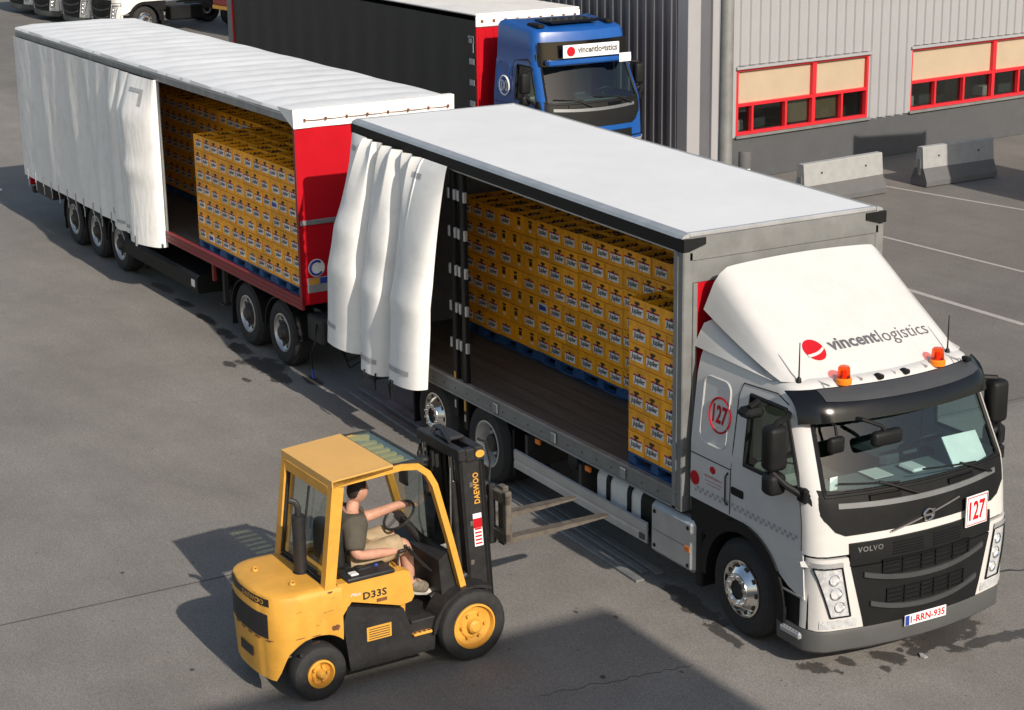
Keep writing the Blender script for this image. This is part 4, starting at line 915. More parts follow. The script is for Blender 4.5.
# headboard
b = MB(); b.box(-.06, .0, -1.265, 1.265, 1.12, 3.72, 0, .012); hb = b.build('headboard', 'red_paint', trl)
b = MB(); b.box(.002, .03, -1.25, 1.25, 2.30, 2.37, 0, .006); b.build('headboard_rail', 'steel', hb)
b = MB(); b.box(.002, .04, -.55, -.45, 2.22, 2.38, 0, .006); b.build('rail_bracket', 'steel', hb)
b = MB(); b.box(-.05, .012, -1.276, -1.262, 1.12, 3.72, 0, .004); b.build('headboard_edge', 'dark_red', hb)
b = MB(); b.box(-.075, -.062, -1.2, 1.2, 1.23, 3.7); b.build('headboard_lining', 'dark_red', hb)
b = MB(); b.cyl((.001, -1.02, 1.66), (.006, -1.02, 1.66), .13, seg=26); st = b.build('round_sticker', 'sign_white', hb)
b = MB(); b.tube([(.008, -1.02+.10*math.cos(t), 1.66+.10*math.sin(t)) for t in lin(.9, 5.6, 20)], .018, 5); b.build('sticker_ring', 'print_blue', st)
b = MB(); b.box(.001, .007, -1.17, -.74, 1.30, 1.52, 0, .002); st = b.build('data_plate', 'alu_dull', hb)
b = MB(); b.box(.0075, .0085, -1.15, -.99, 1.42, 1.51); b.build('plate_field', 'fork_yellow', st)
b = MB(); b.box(.0075, .0085, -.97, -.77, 1.42, 1.51); b.build('plate_field', 'print_blue', st)
for sg in (-1, 1):
    b = MB(); b.box(-LT, -LT+.12, sg*1.15, sg*1.265, 1.05, ZR_-.2); b.build('corner_post', 'dark_red', trl)
b = MB(); b.box(-LT-.0, -LT+.04, -1.2, 1.2, 1.1, 3.75); b.build('rear_door', 'tarp_old', trl)
b = MB(); b.grid(lambda x, z: (x, 1.255+.014*math.sin(x*4), z), lin(-LT, -.05, 60), [.95, 2, 3, 3.76]); b.build('far_curtain', 'tarp', trl)
# drawn curtain with a bulging bunched end
XE = -5.50
def tcur(s, t):
    x = -LT+.02+s*(XE+LT-.02); z = 3.77+(interp(s, [(0, .98), (.70, .97), (.74, .94), (1, .93)])-3.77)*t
    bell = math.sin(math.pi*min(1, t*.85+.1))
    # drawn part: taut cloth with a few straight drag folds running down from the rail
    y = -1.325-.010*math.sin(s*31)*bell
    for c_, w_, a_, sl in ((.10, .02, .012, .03), (.21, .03, .022, .05), (.31, .02, .012, -.02), (.42, .03, .024, .06), (.55, .03, .035, .07), (.64, .018, .03, -.03)):
        d = (s-c_-sl*t)/w_; y -= a_*max(0, 1-abs(d))**.8*min(1, .25+t*2.5)*(1-.5*t)
    q = (s-.70)/.30
    if q > 0:
        env = min(1, .10+t*4)
        e_ = [0, .30+.06*t, .52+.06*t, 1.0]; li = 0 if q < e_[1] else (1 if q < e_[2] else 2); f_ = (q-e_[li])/(e_[li+1]-e_[li])
        sk = (.60, .55, .30)[li]; f2 = max(0, min(1, f_))**(math.log(.5)/math.log(sk)); rd = math.sin(math.pi*f2)**.5
        y -= ((.12, .16, .27)[li]*rd+.05*min(1, q*4)*(1-q))*env*(1+.04*math.sin(4*t+li))
        if li == 2: y -= .04*max(0, 1-abs(t-.55)/.08)*rd
        z += (.02, .07, .02)[li]*t
    return (x, y, z)
ss = lin(0, .7, 90)+lin(.7, 1, 90)[1:]
random.seed(9); JT2 = {}
def tj(s, t):
    if (s, t) not in JT2: JT2[s, t] = random.uniform(-.004, .004)*(1 if 0 < t < 1 else 0)
    p = tcur(s, t); return (p[0], p[1]+JT2[s, t], p[2])
ss = lin(0, .7, 90)+lin(.7, 1, 100)[1:]
b = MB(); b.grid(tj, ss, lin(0, 1, 26)); b.grid(lambda k, t: (XE+.0-.01*k, tcur(1, t)[1]*(1-k)+-1.24*k, tcur(1, t)[2]), [0, 1], lin(0, 1, 22)); tc_ = b.build('side_curtain', 'tarp', trl, ang=30)
for s0, s1, tt in ((.70, .74, .90), (.765, .80, .935), (.84, .90, .945), (.90, .955, .065)):
    b = MB(); b.grid(lambda s, t: (tcur(s, t)[0]+.004, tcur(s, t)[1]-.012, tcur(s, t)[2]), lin(s0, s1, 10), [tt, tt+.02]); b.build('reflective_tape', 'tarp_grey', tc_)
b = MB(); b.grid(lambda s, t: (tcur(s, t)[0]+.004, tcur(s, t)[1]-.012, tcur(s, t)[2]), [.952, .965], lin(.065, .16, 6)); b.build('reflective_tape', 'tarp_grey', tc_)
for i in range(11):
    s = .03+i*.064; p = Vector(tcur(s, 1)); b = MB(); b.box(p.x-.02, p.x+.02, p.y-.012, p.y+.0, p.z-.06, p.z+.14, 0, .003); b.box(p.x-.016, p.x+.016, p.y-.0, p.y+.01, p.z-.22, p.z-.05, 0, .003); b.build('curtain_strap', 'tarp_grey', tc_)
b = MB(); p = Vector(tcur(.93, 1)); b.box(p.x-.03, p.x+.03, p.y-.03, p.y, p.z-.04, p.z+.14, 0, .006); b.build('curtain_buckle', 'steel', tc_)
b = MB(); b.tube([(XE+.03, -1.25, 1.2), (XE+.03, -1.25, 3.75)], .022, 8); b.build('curtain_pole', 'steel', trl)
# under-floor box, legs, rear lights
b = MB(); b.prism([(-1.20, .40), (-1.252, .43), (-1.252, .66), (-1.20, .71), (-.45, .71), (-.45, .40)], 'x', -7.75, -4.22); bx_ = b.build('pallet_box', 'black_plastic', trl)
b = MB(); b.box(-4.47, -4.33, -1.262, -1.2535, .50, .62); b.build('box_sticker', 'sign_white', bx_)
b = MB(); b.box(-3.50, -3.42, -1.10, -1.02, .38, 1.05, 0, .01); b.box(-3.56, -3.36, -1.15, -.98, .36, .39, 0, .01); b.build('landing_leg', 'chassis', trl)
b = MB(); b.box(-3.62, -3.56, -1.22, -1.16, .75, 1.04, 0, .01); b.build('marker_light', 'dark_red', trl)
b = MB(); b.box(-LT-.02, -LT+.1, -1.2, 1.2, .58, .72, 0, .02); b.build('rear_bumper', 'chassis', trl)
b = MB(); b.box(-13.2, -12.2, -1.18, -.6, .62, .98, 0, .02); b.build('tool_box', 'chassis', trl)
b = MB(); b.box(-LT-.03, -LT+.0, -1.22, -.85, .74, .90, 0, .01); b.build('tail_light', 'red_paint', trl)
for x in (-11.5, -7.5): b = MB(); b.box(x, x+.1, -1.262, -1.25, .98, 1.03); b.build('marker_light', 'orange', trl)
b = MB(); b.tube([(-8.9+.02*i, -1.0+.0*i, .9-.02*math.sin(i)) for i in range(0)] or [(0, 0, 1), (-.5, 0, 1)], .05); b.build('king_pin', 'chassis', trl)

# ------------------------------------------------------------------ two-axle dolly under the trailer nose
dly = thing('trailer_dolly', 'black two-axle dolly carrying the red trailer nose', 'dolly', TO, TY)
for x in (-.93, -2.24):
    make_wheel(dly, x, -1.20, 'trailer', -1); make_wheel(dly, x, 1.20, 'trailer', 1)
    b = MB(); b.cyl((x, -1, .505), (x, 1, .505), .075); b.build('axle', 'chassis', dly)
    for y0 in (-1.22, .85):
        b = MB(); a = [R(t) for t in range(0, 181, 10)]; b.prism([(x+.61*math.cos(t), .5+.55*math.sin(t)) for t in a]+[(x+.585*math.cos(t), .5+.53*math.sin(t)) for t in a[::-1]], 'y', y0, y0+.36); b.build('wheel_fender', 'black_plastic', dly)
b = MB(); b.box(-2.9, -2.88, -1.2, -.8, .2, .8); b.build('mud_flap', 'black_plastic', dly)
for y in (-.42, .42):
    b = MB(); b.box(-3.1, .25, y-.05, y+.05, .78, .98, 0, .01); b.build('frame_rail', 'chassis', dly)
b = MB(); b.cyl((-1.5, 0, .98), (-1.5, 0, 1.04), .55, seg=24); b.build('fifth_wheel', 'chassis', dly)
b = MB(); b.tube([(.2, -.42, .85), (1.2, -.1, .6), (1.9, 0, .55)], .06, 8); b.build('drawbar', 'chassis', dly)
b = MB(); b.tube([(.2, .42, .85), (1.2, .1, .6), (1.9, 0, .55)], .06, 8); b.build('drawbar', 'chassis', dly)
b = MB(); b.box(-.25, .28, -1.1, -.5, .55, .95, 0, .03); b.build('valve_box', 'chassis', dly)
b = MB(); b.lathe([(1e-4, -.35), (.12, -.33), (.13, -.2), (.13, .2), (.12, .33), (1e-4, .35)], (.12, -.6, .80), (0, 1, 0), 16); b.build('air_tank', 'chassis', dly)
b = MB(); b.tube([(.1, -1.1, .85), (.22, -1.2, .62), (.18, -1.25, .42), (.30, -1.28, .18)], .014, 6); b.tube([(.27, -1.275, .24), (.33, -1.285, .12)], .022, 6, 1); b.build('air_hose', ['black_plastic', 'print_blue'], dly)
for k in range(5):
    b = MB(); z = .98-.05*k; b.tube([(.2+.05*k, -1.0, z), (.5+.06*k, -.9, z-.3-.04*k), (1.0, -.6, z-.2), (1.5, -.3, .9)], .014, 6); b.build('air_line', 'black_plastic', dly)
for x in (.27, .29):
    b = MB(); b.cyl((x, -1.0, .88), (x+.08, -1.0, .88), .03, seg=10); b.build('coupling', 'alu', dly); break

# ------------------------------------------------------------------ beer crates on blue pallets
CH = .2445
def crate_mesh(lx, ly, handle, bottles):
    b = MB(); t = .014; z1 = CH-.006
    if bottles:
        b.box(-lx/2, lx/2, -ly/2, -ly/2+t, 0, z1); b.box(-lx/2, lx/2, ly/2-t, ly/2, 0, z1); b.box(-lx/2, -lx/2+t, -ly/2+t, ly/2-t, 0, z1); b.box(lx/2-t, lx/2, -ly/2+t, ly/2-t, 0, z1); b.box(-lx/2+t, lx/2-t, -ly/2+t, ly/2-t, .01, .02)
        nx, ny = (3, 2) if lx > ly else (2, 3)
        for i in range(1, nx): x = -lx/2+lx*i/nx; b.box(x-.006, x+.006, -ly/2+t, ly/2-t, .02, z1-.035)
        for i in range(1, ny): y = -ly/2+ly*i/ny; b.box(-lx/2+t, lx/2-t, y-.006, y+.006, .02, z1-.035)
    else:
        b.box(-lx/2, lx/2, -ly/2, ly/2, 0, z1)
    b.box(-lx/2-.003, lx/2+.003, -ly/2-.004, -ly/2-.0002, z1-.022, z1-.001); b.box(-lx/2-.002, lx/2+.002, -ly/2-.0035, -ly/2-.0002, .002, .018)
    for sx in (-1, 1): b.box(sx*lx/2-sx*.014, sx*lx/2, -ly/2-.003, -ly/2-.0002, .02, z1-.023)
    if handle: b.prism([(x, z) for x, z in rrect(-.045, .045, .178, .205, .012, 2)], 'y', -ly/2-.0045, -ly/2-.0012, 1)
    me = b.build('beer_crate', ['crate_yellow', 'crate_dark']); d = me.data; bpy.data.objects.remove(me); return d
def label_mesh(ly, style):
    b = MB(); Y = -ly/2-.0052; w2, z0, z1 = .116, .048, .160
    if style == 3: b.box(-.035, .035, Y+.001, Y+.004, .105, .165, 2); b.box(-.03, .03, Y, Y+.004, .055, .085, 0)
    else:
        b.box(-w2, w2, Y, Y+.004, z0, z1, 0)
        if style in (0, 1):
            b.add([(-w2, Y-.0008, z1-.02), (w2, Y-.0008, z1-.02), (w2, Y-.0008, z1), (-w2, Y-.0008, z1)], [(0, 1, 2, 3)], 1)
            b.add([(-.01-.02, Y-.0016, z1-.02), (.02, Y-.0016, z1-.02), (.012, Y-.0016, z1+.018), (-.02, Y-.0016, z1+.018)], [(0, 1, 2, 3)], 2)
            b.text('Jupiler', lambda u, v: (-w2*.90+w2*1.78*u, Y-.001, z0+.006+.080*v), 2, .022, .92, .12)
        if style == 2: b.add([(-w2+.02, Y-.001, z0+.02), (w2-.03, Y-.001, z0+.03), (w2-.05, Y-.001, z1-.03), (-w2+.03, Y-.001, z1-.02)], [(0, 1, 2, 3)], 3)
    me = b.build('paper_label', ['paper', 'print_red', 'ink', 'print_blue'], merge=False); d = me.data; bpy.data.objects.remove(me); return d
def bottles_mesh(lx, ly):
    b = MB(); nx, ny = (6, 4) if lx > ly else (4, 6)
    for i in range(nx):
        for j in range(ny):
            if random.random() < .06: continue
            x = -lx/2+.012+(lx-.024)*(i+.5)/nx; y = -ly/2+.012+(ly-.024)*(j+.5)/ny
            b.lathe([(.027, .03), (.027, .13), (.012, .18), (.012, .208)], (x, y, 0), (0, 0, 1), 6, 0); b.lathe([(.014, .207), (.014, .215), (1e-4, .217)], (x, y, 0), (0, 0, 1), 6, 1 if random.random() < .5 else 0)
    me = b.build('bottles', ['bottle_brown', 'cap'], merge=False); d = me.data; bpy.data.objects.remove(me); return d
CM = {}; LM = {}
for o_, (lx, ly) in (('L', (.393, .293)), ('S', (.293, .393))):
    for bt in (0, 1): CM[o_, bt] = crate_mesh(lx, ly, o_ == 'S', bt)
    LM[o_] = [label_mesh(ly, s) for s in range(4)]; LM[o_, 'b'] = bottles_mesh(lx, ly)
ORD = ['first', 'second', 'third', 'fourth', 'fifth', 'sixth', 'seventh', 'eighth', 'ninth', 'tenth', 'eleventh', 'twelfth', 'thirteenth', 'fourteenth', 'fifteenth', 'sixteenth', 'seventeenth', 'eighteenth', 'nineteenth', 'twentieth', 'twenty-first', 'twenty-second', 'twenty-third', 'twenty-fourth']
def pallet_proto():
    b = MB(); 
    for i in range(7): b.box(-.5, .5, -.6+i*.178, -.6+i*.178+.13, .118, .14)
    for x in (-.44, 0, .44): b.box(x-.05, x+.05, -.6, .6, .096, .118)
    d = b.build('deck', 'pallet_blue'); D = d.data; bpy.data.objects.remove(d)
    b = MB(); b.box(-.07, .07, -.05, .05, .0, .096); d = b.build('block', 'pallet_blue'); Bk = d.data; bpy.data.objects.remove(d)
    b = MB(); b.box(-.5, .5, -.05, .05, -.0, .02); d = b.build('runner', 'pallet_blue'); Ru = d.data; bpy.data.objects.remove(d)
    return D, Bk, Ru
PM = pallet_proto()
def child(name, data, parent, loc=(0, 0, 0)):
    o = bpy.data.objects.new(name, data); COL.objects.link(o); o.parent = parent; o.location = loc; return o
def pallet(x, y, z, label, rot=0):
    p = thing('pallet', label, 'pallet', (x, y, z), rot, 'blue wooden pallets under the crates')
    child('deck', PM[0], p)
    for yy in (-.55, 0, .55):
        child('runner', PM[2], p, (0, yy, .001))
        for xx in (-.43, 0, .43): child('block', PM[1], p, (xx, yy, .0005))
def layer(odd):
    """crates of one layer on a 1.0 x 1.2 m pallet: (x, y, orientation), front row first"""
    if not odd: c = [(-.3, -.45, 'L')]+[(x, -.40, 'S') for x in (.05, .35)]
    else: c = [(x, -.40, 'S') for x in (-.35, -.05)]+[(.3, -.45, 'L')]
    m = -1 if not odd else 1
    back = [(-.3*1 if not odd else .3, -.15, 'L')]
    back += [(-.3 if not odd else .3, .15, 'L'), (-.3 if not odd else .3, .45, 'L')] + [(x, .0, 'S') for x in ((.05, .35) if not odd else (-.35, -.05))] + [(x, .40, 'S') for x in ((.05, .35) if not odd else (-.35, -.05))]
    return c, back
REST = []; ncrate = [0]
def add_crate(x, y, z, ori, top, label, group, M4):
    p = M4 @ Vector((x, y, z)); o = bpy.data.objects.new('beer_crate', CM[ori, top]); COL.objects.link(o); o.location = p+Vector((random.uniform(-.002, .002), random.uniform(-.004, .004), 0)); o.rotation_euler = (0, 0, M4.to_euler().z+random.uniform(-.004, .004))
    tag(o, label, 'crate', group); st = random.choices((0, 2), (.98, .02))[0]
    if 'truck' in label and -7.25 < x < -6.2 and ori == 'S': st = 3
    child('paper_label', LM[ori][st], o, (random.uniform(-.012, .012) if ori == 'L' else 0, 0, random.uniform(-.006, .006)))
    if top: k = child('bottles', LM[ori, 'b'], o); k['kind'] = 'stuff'
    ncrate[0] += 1
def stacks(cx, cy, zfun, npal, M4, words, group, show, first_from='cab', rest_from=99, back_top=True, pl=None):
    """npal pallets in a row along x starting at cx (front end) going back"""
    for i in range(npal):
        px = cx-.5-i*1.0; z0 = zfun(px); pc = M4 @ Vector((px, cy, z0))
        pallet(pc.x, pc.y, pc.z+.001, pl(i), M4.to_euler().z)
        for k in range(7):
            fr, back = layer((k+i) % 2 == 0); z = z0+.142+k*CH; top = 1 if k == 6 else 0
            fr = sorted(fr, key=lambda c: -c[0])
            for j, (x, y, o_) in enumerate(fr):
                col = i*3+j; lay = 6-k
                lab = words(col, lay)
                if lab and show(col, lay): add_crate(px+x, cy+y, z, o_, top, lab, group, M4)
                elif show(col, lay) is not False: REST.append((px+x, cy+y, z, o_, top, M4, True))
            if top and back_top:
                for x, y, o_ in back: REST.append((px+x, cy+y, z, o_, 1, M4, False))
            elif k < 6: pass
I4 = Matrix.Identity(4); T4 = Matrix.Translation(TO) @ Matrix.Rotation(TY, 4, 'Z')
LY = ['top', 'second from top', 'third from top', 'middle', 'third from bottom', 'second from bottom', 'bottom']
lay_w = lambda l: LY[l]+' layer'
stacks(-1.17, -.60, zf, 1, I4, lambda c, l: f'yellow beer crate in {lay_w(l)}, {ORD[c]} column, single stack beside truck front post', 'crates on the single near stack in the white truck', lambda c, l: True, pl=lambda i: 'blue pallet under the single near stack by the truck front post')
stacks(-1.17, .62, zf, 7, I4, lambda c, l: f'yellow beer crate in {lay_w(l)}, {ORD[c]} column from cab, far row in truck', 'crates of the far row in the white truck', lambda c, l: None if c < 3 else True, pl=lambda i: f'{ORD[i]} blue pallet from the cab under the far crate row in truck')
stacks(-.08, -.62, lambda x: 1.222, 4, T4, lambda c, l: f'yellow beer crate in {lay_w(l)}, {ORD[c]} column from red headboard, near row', 'crates of the near row in the trailer', lambda c, l: True, pl=lambda i: f'{ORD[i]} blue pallet from the red headboard under near trailer stack')
stacks(-.10, .62, lambda x: 1.222, 11, T4, lambda c, l: f'yellow beer crate in {lay_w(l)}, {ORD[c]} column from headboard, far trailer row' if 17 <= c < 22 else None, 'crates of the far row in the trailer', lambda c, l: True if 17 <= c < 22 else (False if (c < 12 and l > 1) or c > 28 else None), pl=lambda i: f'{ORD[i]} blue pallet from the headboard under far trailer row')
# the crates past those: one mass
src = {}
for k_, d in list(CM.items()): src[k_] = d
bm = bmesh.new()
mats = ['crate_yellow', 'crate_dark', 'paper', 'print_red', 'ink', 'print_blue', 'bottle_brown', 'cap']
def put(d, Mx, remap):
    t = d.copy(); t.transform(Mx)
    n0 = len(bm.faces); bm.from_mesh(t); bm.faces.ensure_lookup_table()
    for f in bm.faces[n0:]: f.material_index = remap[f.material_index]
    bpy.data.meshes.remove(t)
for x, y, z, o_, top, M4, lab in REST:
    Mx = M4 @ Matrix.Translation((x, y, z)); put(CM[o_, top], Mx, [0, 1])
    if lab: put(LM[o_][0], Mx, [2, 3, 4, 5])
    if top: put(LM[o_, 'b'], Mx, [6, 7])
me = bpy.data.meshes.new('crate_mass'); bm.to_mesh(me); bm.free()
for k_ in mats: me.materials.append(M[k_])
ro = bpy.data.objects.new('crate_mass', me); COL.objects.link(ro); ro['kind'] = 'stuff'; ro['label'] = 'remaining yellow beer crates with bottles behind the front rows'; ro['category'] = 'crate mass'
# ------------------------------------------------------------------ blue tractor with black curtain trailer
BT = Vector((-19.78, 8.75, 0))
blu = thing('tractor_unit', 'bright blue tractor unit with white name board above its windscreen', 'truck', BT)
zmb = lambda z: interp(z, [(.2, .25), (1.2, 1.45), (1.62, 2.02), (1.77, 2.2), (2.6, 3.02), (2.66, 3.25), (2.70, 3.55), (2.78, 3.78), (3, 4.0)])
cbb = cab(blu, 'blue_paint', zmap=zmb, detail=1, visor=False)
fxb = cbb['fx']
def bz(z): return z
b = MB(); b.grid(lambda y, z: (fxb(max(-1.08, min(1.08, y)), 2.6)+.06-.10*(z-2.98), y, z), lin(-1.06, 1.06, 15), [2.93, 3.05, 3.42]); b.build('brow_panel', 'black_gloss', blu)
b = MB(); b.box(.86, .90, -.64, .70, 3.10, 3.36, 0, .006); sg_b = b.build('name_board', 'sign_white', blu)
b = MB(); b.text('vincentlogistics', lambda u, v: (.9015, -.30+.95*u, 3.145+.18*v), 0, .035); b.build('lettering', 'print_grey', sg_b, merge=False)
b = MB(); b.cyl((.8995, -.46, 3.23), (.903, -.46, 3.23), .10, seg=20); b.build('logo_disc', 'print_red', sg_b)
b = MB(); b.box(.74, .95, -1.0, 1.0, 2.96, 3.07, 0, .03); b.build('sun_visor', 'blue_paint', blu)
b = MB(); b.box(.96, .97, .66, .94, 2.95, 3.13); b.build('white_notice', 'sign_white', blu)
b = MB(); b.box(-.30, .40, -.62, .50, 3.74, 3.80, 0, .02); b.build('roof_hatch', 'black_gloss', blu)
for y in (-.86, .78):
    b = MB(); b.box(-.05, .42, y-.08, y+.08, 3.68, 3.76, 0, .02); b.build('roof_grille', 'black_plastic', blu)
b = MB(); yy = -1.228
b.tube([(-.52+.20*math.cos(a), yy, 2.45+.20*math.sin(a)) for a in lin(0, 6.1, 26)], .018, 5, close=True); b.text('IXI', lambda u, v: (-.64+.24*u, yy-.002, 2.34+.22*v), 0, .02); b.build('round_emblem', 'sign_white', blu)
for sg in (-1, 1):
    make_wheel(blu, -.07, sg*1.225, 'front', sg); make_wheel(blu, -3.8, sg*1.225, 'dish', sg)
for y in (-.42, .42): b = MB(); b.box(-4.6, .8, y-.04, y+.04, .75, 1.0); b.build('chassis_rail', 'chassis', blu)
btr = thing('curtain_trailer', 'black curtain-side trailer with red headboard behind the blue truck', 'trailer', (-21.4, 8.75, 0))
L2, Z2 = 14.4, 3.80
b = MB(); b.grid(lambda x, z: (x, -1.27-.012*math.sin(x*6)*math.sin((z-1)*1.2), z), lin(-L2+.35, -.03, 80), lin(.95, Z2-.12, 6)); bc_ = b.build('side_curtain', 'tarp_black', btr)
for k in range(5): b = MB(); b.box(-.30, -.08, -1.292, -1.287, 1.4+k*.45, 1.52+k*.45); b.build('reflective_tape', 'tarp_grey', bc_)
b = MB(); b.box(-.34, -.10, -1.292, -1.286, 3.30, 3.35); b.box(-.14, -.10, -1.292, -1.286, 3.0, 3.30); b.build('corner_mark', 'tarp_grey', bc_)
b = MB(); b.box(-L2, -.06, 1.24, 1.27, .95, Z2-.1); b.build('far_curtain', 'tarp_black', btr)
b = MB(); b.box(-.06, 0, -1.27, 1.27, 1.0, Z2-.12, 0, .01); hb2 = b.build('headboard', 'red_paint', btr)
for y in lin(-1.2, 1.2, 14): b = MB(); b.box(.0, .012, y-.025, y+.025, 1.05, Z2-.3); b.build('headboard_rib', 'red_paint', hb2)
b = MB(); b.box(-L2, .03, -1.285, 1.285, Z2-.02, Z2+.03, 0, .02); b.build('roof_tarp', 'tarp', btr)
b = MB(); b.box(.0, .04, -1.29, 1.29, Z2-.25, Z2-.02, 0, .015); fb_ = b.build('roof_flap', 'tarp', btr)
for y in lin(-1.15, 1.15, 9): b = MB(); b.box(.04, .06, y-.03, y+.03, Z2-.16, Z2-.10, 0, .004); b.build('lashing_hook', 'rust', fb_)
b = MB(); b.box(-L2, -L2+.34, -1.285, -1.2, .95, Z2-.05, 0, .02); b.build('rear_post', 'galv', btr)
b = MB(); b.box(-L2+.345, -L2+.40, -1.287, -1.24, .95, Z2-.05); b.build('rear_edge', 'red_paint', btr)
b = MB(); b.box(-L2, -L2+.05, -1.2, 1.2, 1, Z2-.1); b.build('rear_door', 'galv', btr)
b = MB(); b.box(-L2, -.1, -1.26, 1.26, 1.0, 1.15); b.build('floor', 'chassis', btr)
for x in (-9.2, -10.5, -11.8): make_wheel(btr, x, -1.2, 'trailer', -1); make_wheel(btr, x, 1.2, 'trailer', 1)
# ------------------------------------------------------------------ row of white lorries far behind
wt = thing('parked_lorry', 'white parked lorry at far left of the background row', 'truck', (-66.5, 11.0, 0), R(-83), 'white lorries parked in the background')
cab(wt, 'bus_white', detail=1, visor=False)
for sg in (-1, 1): make_wheel(wt, -.07, sg*1.225, 'front', sg); make_wheel(wt, -3.9, sg*1.225, 'dish', sg)
for y in (-.42, .42): b = MB(); b.box(-5.2, .8, y-.04, y+.04, .7, .98); b.build('chassis_rail', 'chassis', wt)
b = MB(); b.box(-2.6, -1.2, -1.15, -.6, .4, .95, 0, .05); b.build('fuel_tank', 'alu_dull', wt)
b = MB(); b.box(-2.6, -1.2, .6, 1.15, .4, .95, 0, .05); b.build('side_box', 'black_plastic', wt)
b = MB(); b.box(-4.3, -3.3, -.5, .5, 1.0, 1.15, 0, .03); b.build('fifth_wheel', 'chassis', wt)
for (x, y), lab in (((-63.1, 11.1), 'white parked lorry second from left in the background row'), ((-59.7, 11.3), 'white parked lorry third from left in the background row'), ((-56.9, 11.6), 'white parked lorry with visible door side behind the trailer roof')):
    c = copy_tree(wt); c.location = (x, y, 0); c['label'] = lab
rt_ = thing('red_trailer', 'dark red trailer with yellow stripe parked behind the white lorries', 'trailer', (-52.5, 15.5, 0), R(-83))
b = MB(); b.box(-7, 1.6, -1.27, 1.27, 1.15, 3.9, 0, .02); b.build('body', 'dark_red', rt_)
b = MB(); b.box(-7, 1.61, -1.28, 1.28, 1.0, 1.13); b.build('stripe', 'fork_yellow', rt_)
b = MB(); b.box(-7, 1.2, -.9, .9, .75, 1.0); b.build('chassis', 'chassis', rt_)
b = MB(); b.box(-1.2, .6, 1.0, 1.26, .25, .95, 0, .03); b.build('side_skirt', 'alu_dull', rt_)
for x in (-3.0, -4.4): make_wheel(rt_, x, -1.2, 'trailer', -1); make_wheel(rt_, x, 1.2, 'trailer', 1)
# ------------------------------------------------------------------ forklift (local x forward, y left)
FO = Vector((-1.574, -3.735, 0)); FR = R(92)
fk = thing('forklift_truck', 'yellow diesel forklift truck with raised forks in front of white truck', 'forklift', FO, FR)
def fwheel(x, y, Rr, Wd, s, rr):
    t = MB(); t.lathe([(rr, -.03), (rr+.012, .0), (rr+.05, .012), (Rr-.05, .012), (Rr-.012, -.01), (Rr, -.035), (Rr, -Wd+.035), (Rr-.012, -Wd+.01), (rr, -Wd)], (0, 0, 0), (0, s, 0), 40)
    w_ = t.build('wheel', 'rubber', fk, (x, y, Rr))
    r = MB(); r.lathe([(rr+.004, -.04), (rr+.004, .006), (rr-.014, .010), (rr-.03, -.035), (rr*.62, -.05), (rr*.55, -.03), (rr*.30, -.028)], (0, 0, 0), (0, s, 0), 36)
    r.build('rim', 'fork_yellow', w_)
    h = MB(); h.lathe([(rr*.34, -.03), (rr*.30, .02), (rr*.2, .04), (1e-4, .042)], (0, 0, 0), (0, s, 0), 20); h.build('hub', 'fork_yellow', w_)
    for i in range(6 if rr > .2 else 5):
        a = 2*math.pi*i/(6 if rr > .2 else 5); c = Vector((rr*.56*math.cos(a), -s*.032, rr*.56*math.sin(a))); b = MB(); b.cyl(c, c+Vector((0, s*.03, 0)), .017, seg=6); b.build('wheel_nut', 'fork_yellow', w_)
for s in (-1, 1): fwheel(-.05, s*.62, .36, .25, s, .225); fwheel(-1.68, s*.585, .272, .20, s, .135)
# counterweight
def cw_plan(n=40, ins=0):
    P = []; hw = .56-ins; xr = -2.13+ins; rad = .27
    P.append((-1.42, -hw)); P += [(x, -hw) for x in lin(-1.46, xr+rad, 9)]
    for a in lin(0, 90, 9)[1:]: P.append((xr+rad-rad*math.sin(R(a)), -hw+rad-rad*math.cos(R(a))))
    P += [(xr-.03*math.cos(t), (hw-rad)*math.sin(t)) for t in lin(-math.pi/2, math.pi/2, 9)[1:-1]]
    Q = [(x, -y) for x, y in P[:18]][::-1]
    return P+Q
def zb(x, lo):
    d = abs(x+1.68); return max(lo, .272+math.sqrt(max(0, .375**2-d*d))*1.0 if d < .375 else lo)
n_ = len(cw_plan()); b = MB(); rows = [('b', 0, 0), (.63, 0, 0), (1.02, .0, 0), (1.065, .012, 0), (1.085, .04, 0), (1.09, .10, 0)]
def cwp(i, k):
    r = rows[k]; x, y = cw_plan(ins=r[1])[i]
    if r[0] == 'b': return (x+(.02 if x < -2 else 0), y*.985, zb(x, .24))
    z = r[0]; z = max(z, zb(x, .24)) if k == 1 else z; return (x, y, z+ (.0 if k < 2 else .035*(-(x+1.42))*.3))
b.grid(cwp, list(range(n_)), list(range(len(rows)))); b.add([cwp(i, 5) for i in range(n_)], [tuple(range(n_))]); cw = b.build('counterweight', 'fork_worn', fk, ang=40)
b = MB(); b.grid(lambda i, k: (cw_plan(ins=.05)[i][0], cw_plan(ins=.05)[i][1], zb(cw_plan()[i][0], .24)+.02 if k == 0 else .9), list(range(n_)), [0, 1]); b.build('inner_lining', 'fork_black', cw)
def rear(y, z, off):   # point on rear face
    P = cw_plan(); best = min((p for p in P if p[0] < -1.8), key=lambda p: abs(p[1]-y)); 
    q = sorted((p for p in P if p[0] < -1.75), key=lambda p: p[1])
    for a, c in zip(q, q[1:]):
        if a[1] <= y <= c[1]: t = (y-a[1])/(c[1]-a[1]+1e-9); return (a[0]+(c[0]-a[0])*t-off, y, z)
    return (best[0]-off, y, z)
b = MB(); b.grid(lambda y, z: rear(y, z, .004), lin(-.42, .42, 19), [.98, 1.055]); bd = b.build('name_band', 'fork_black', cw)
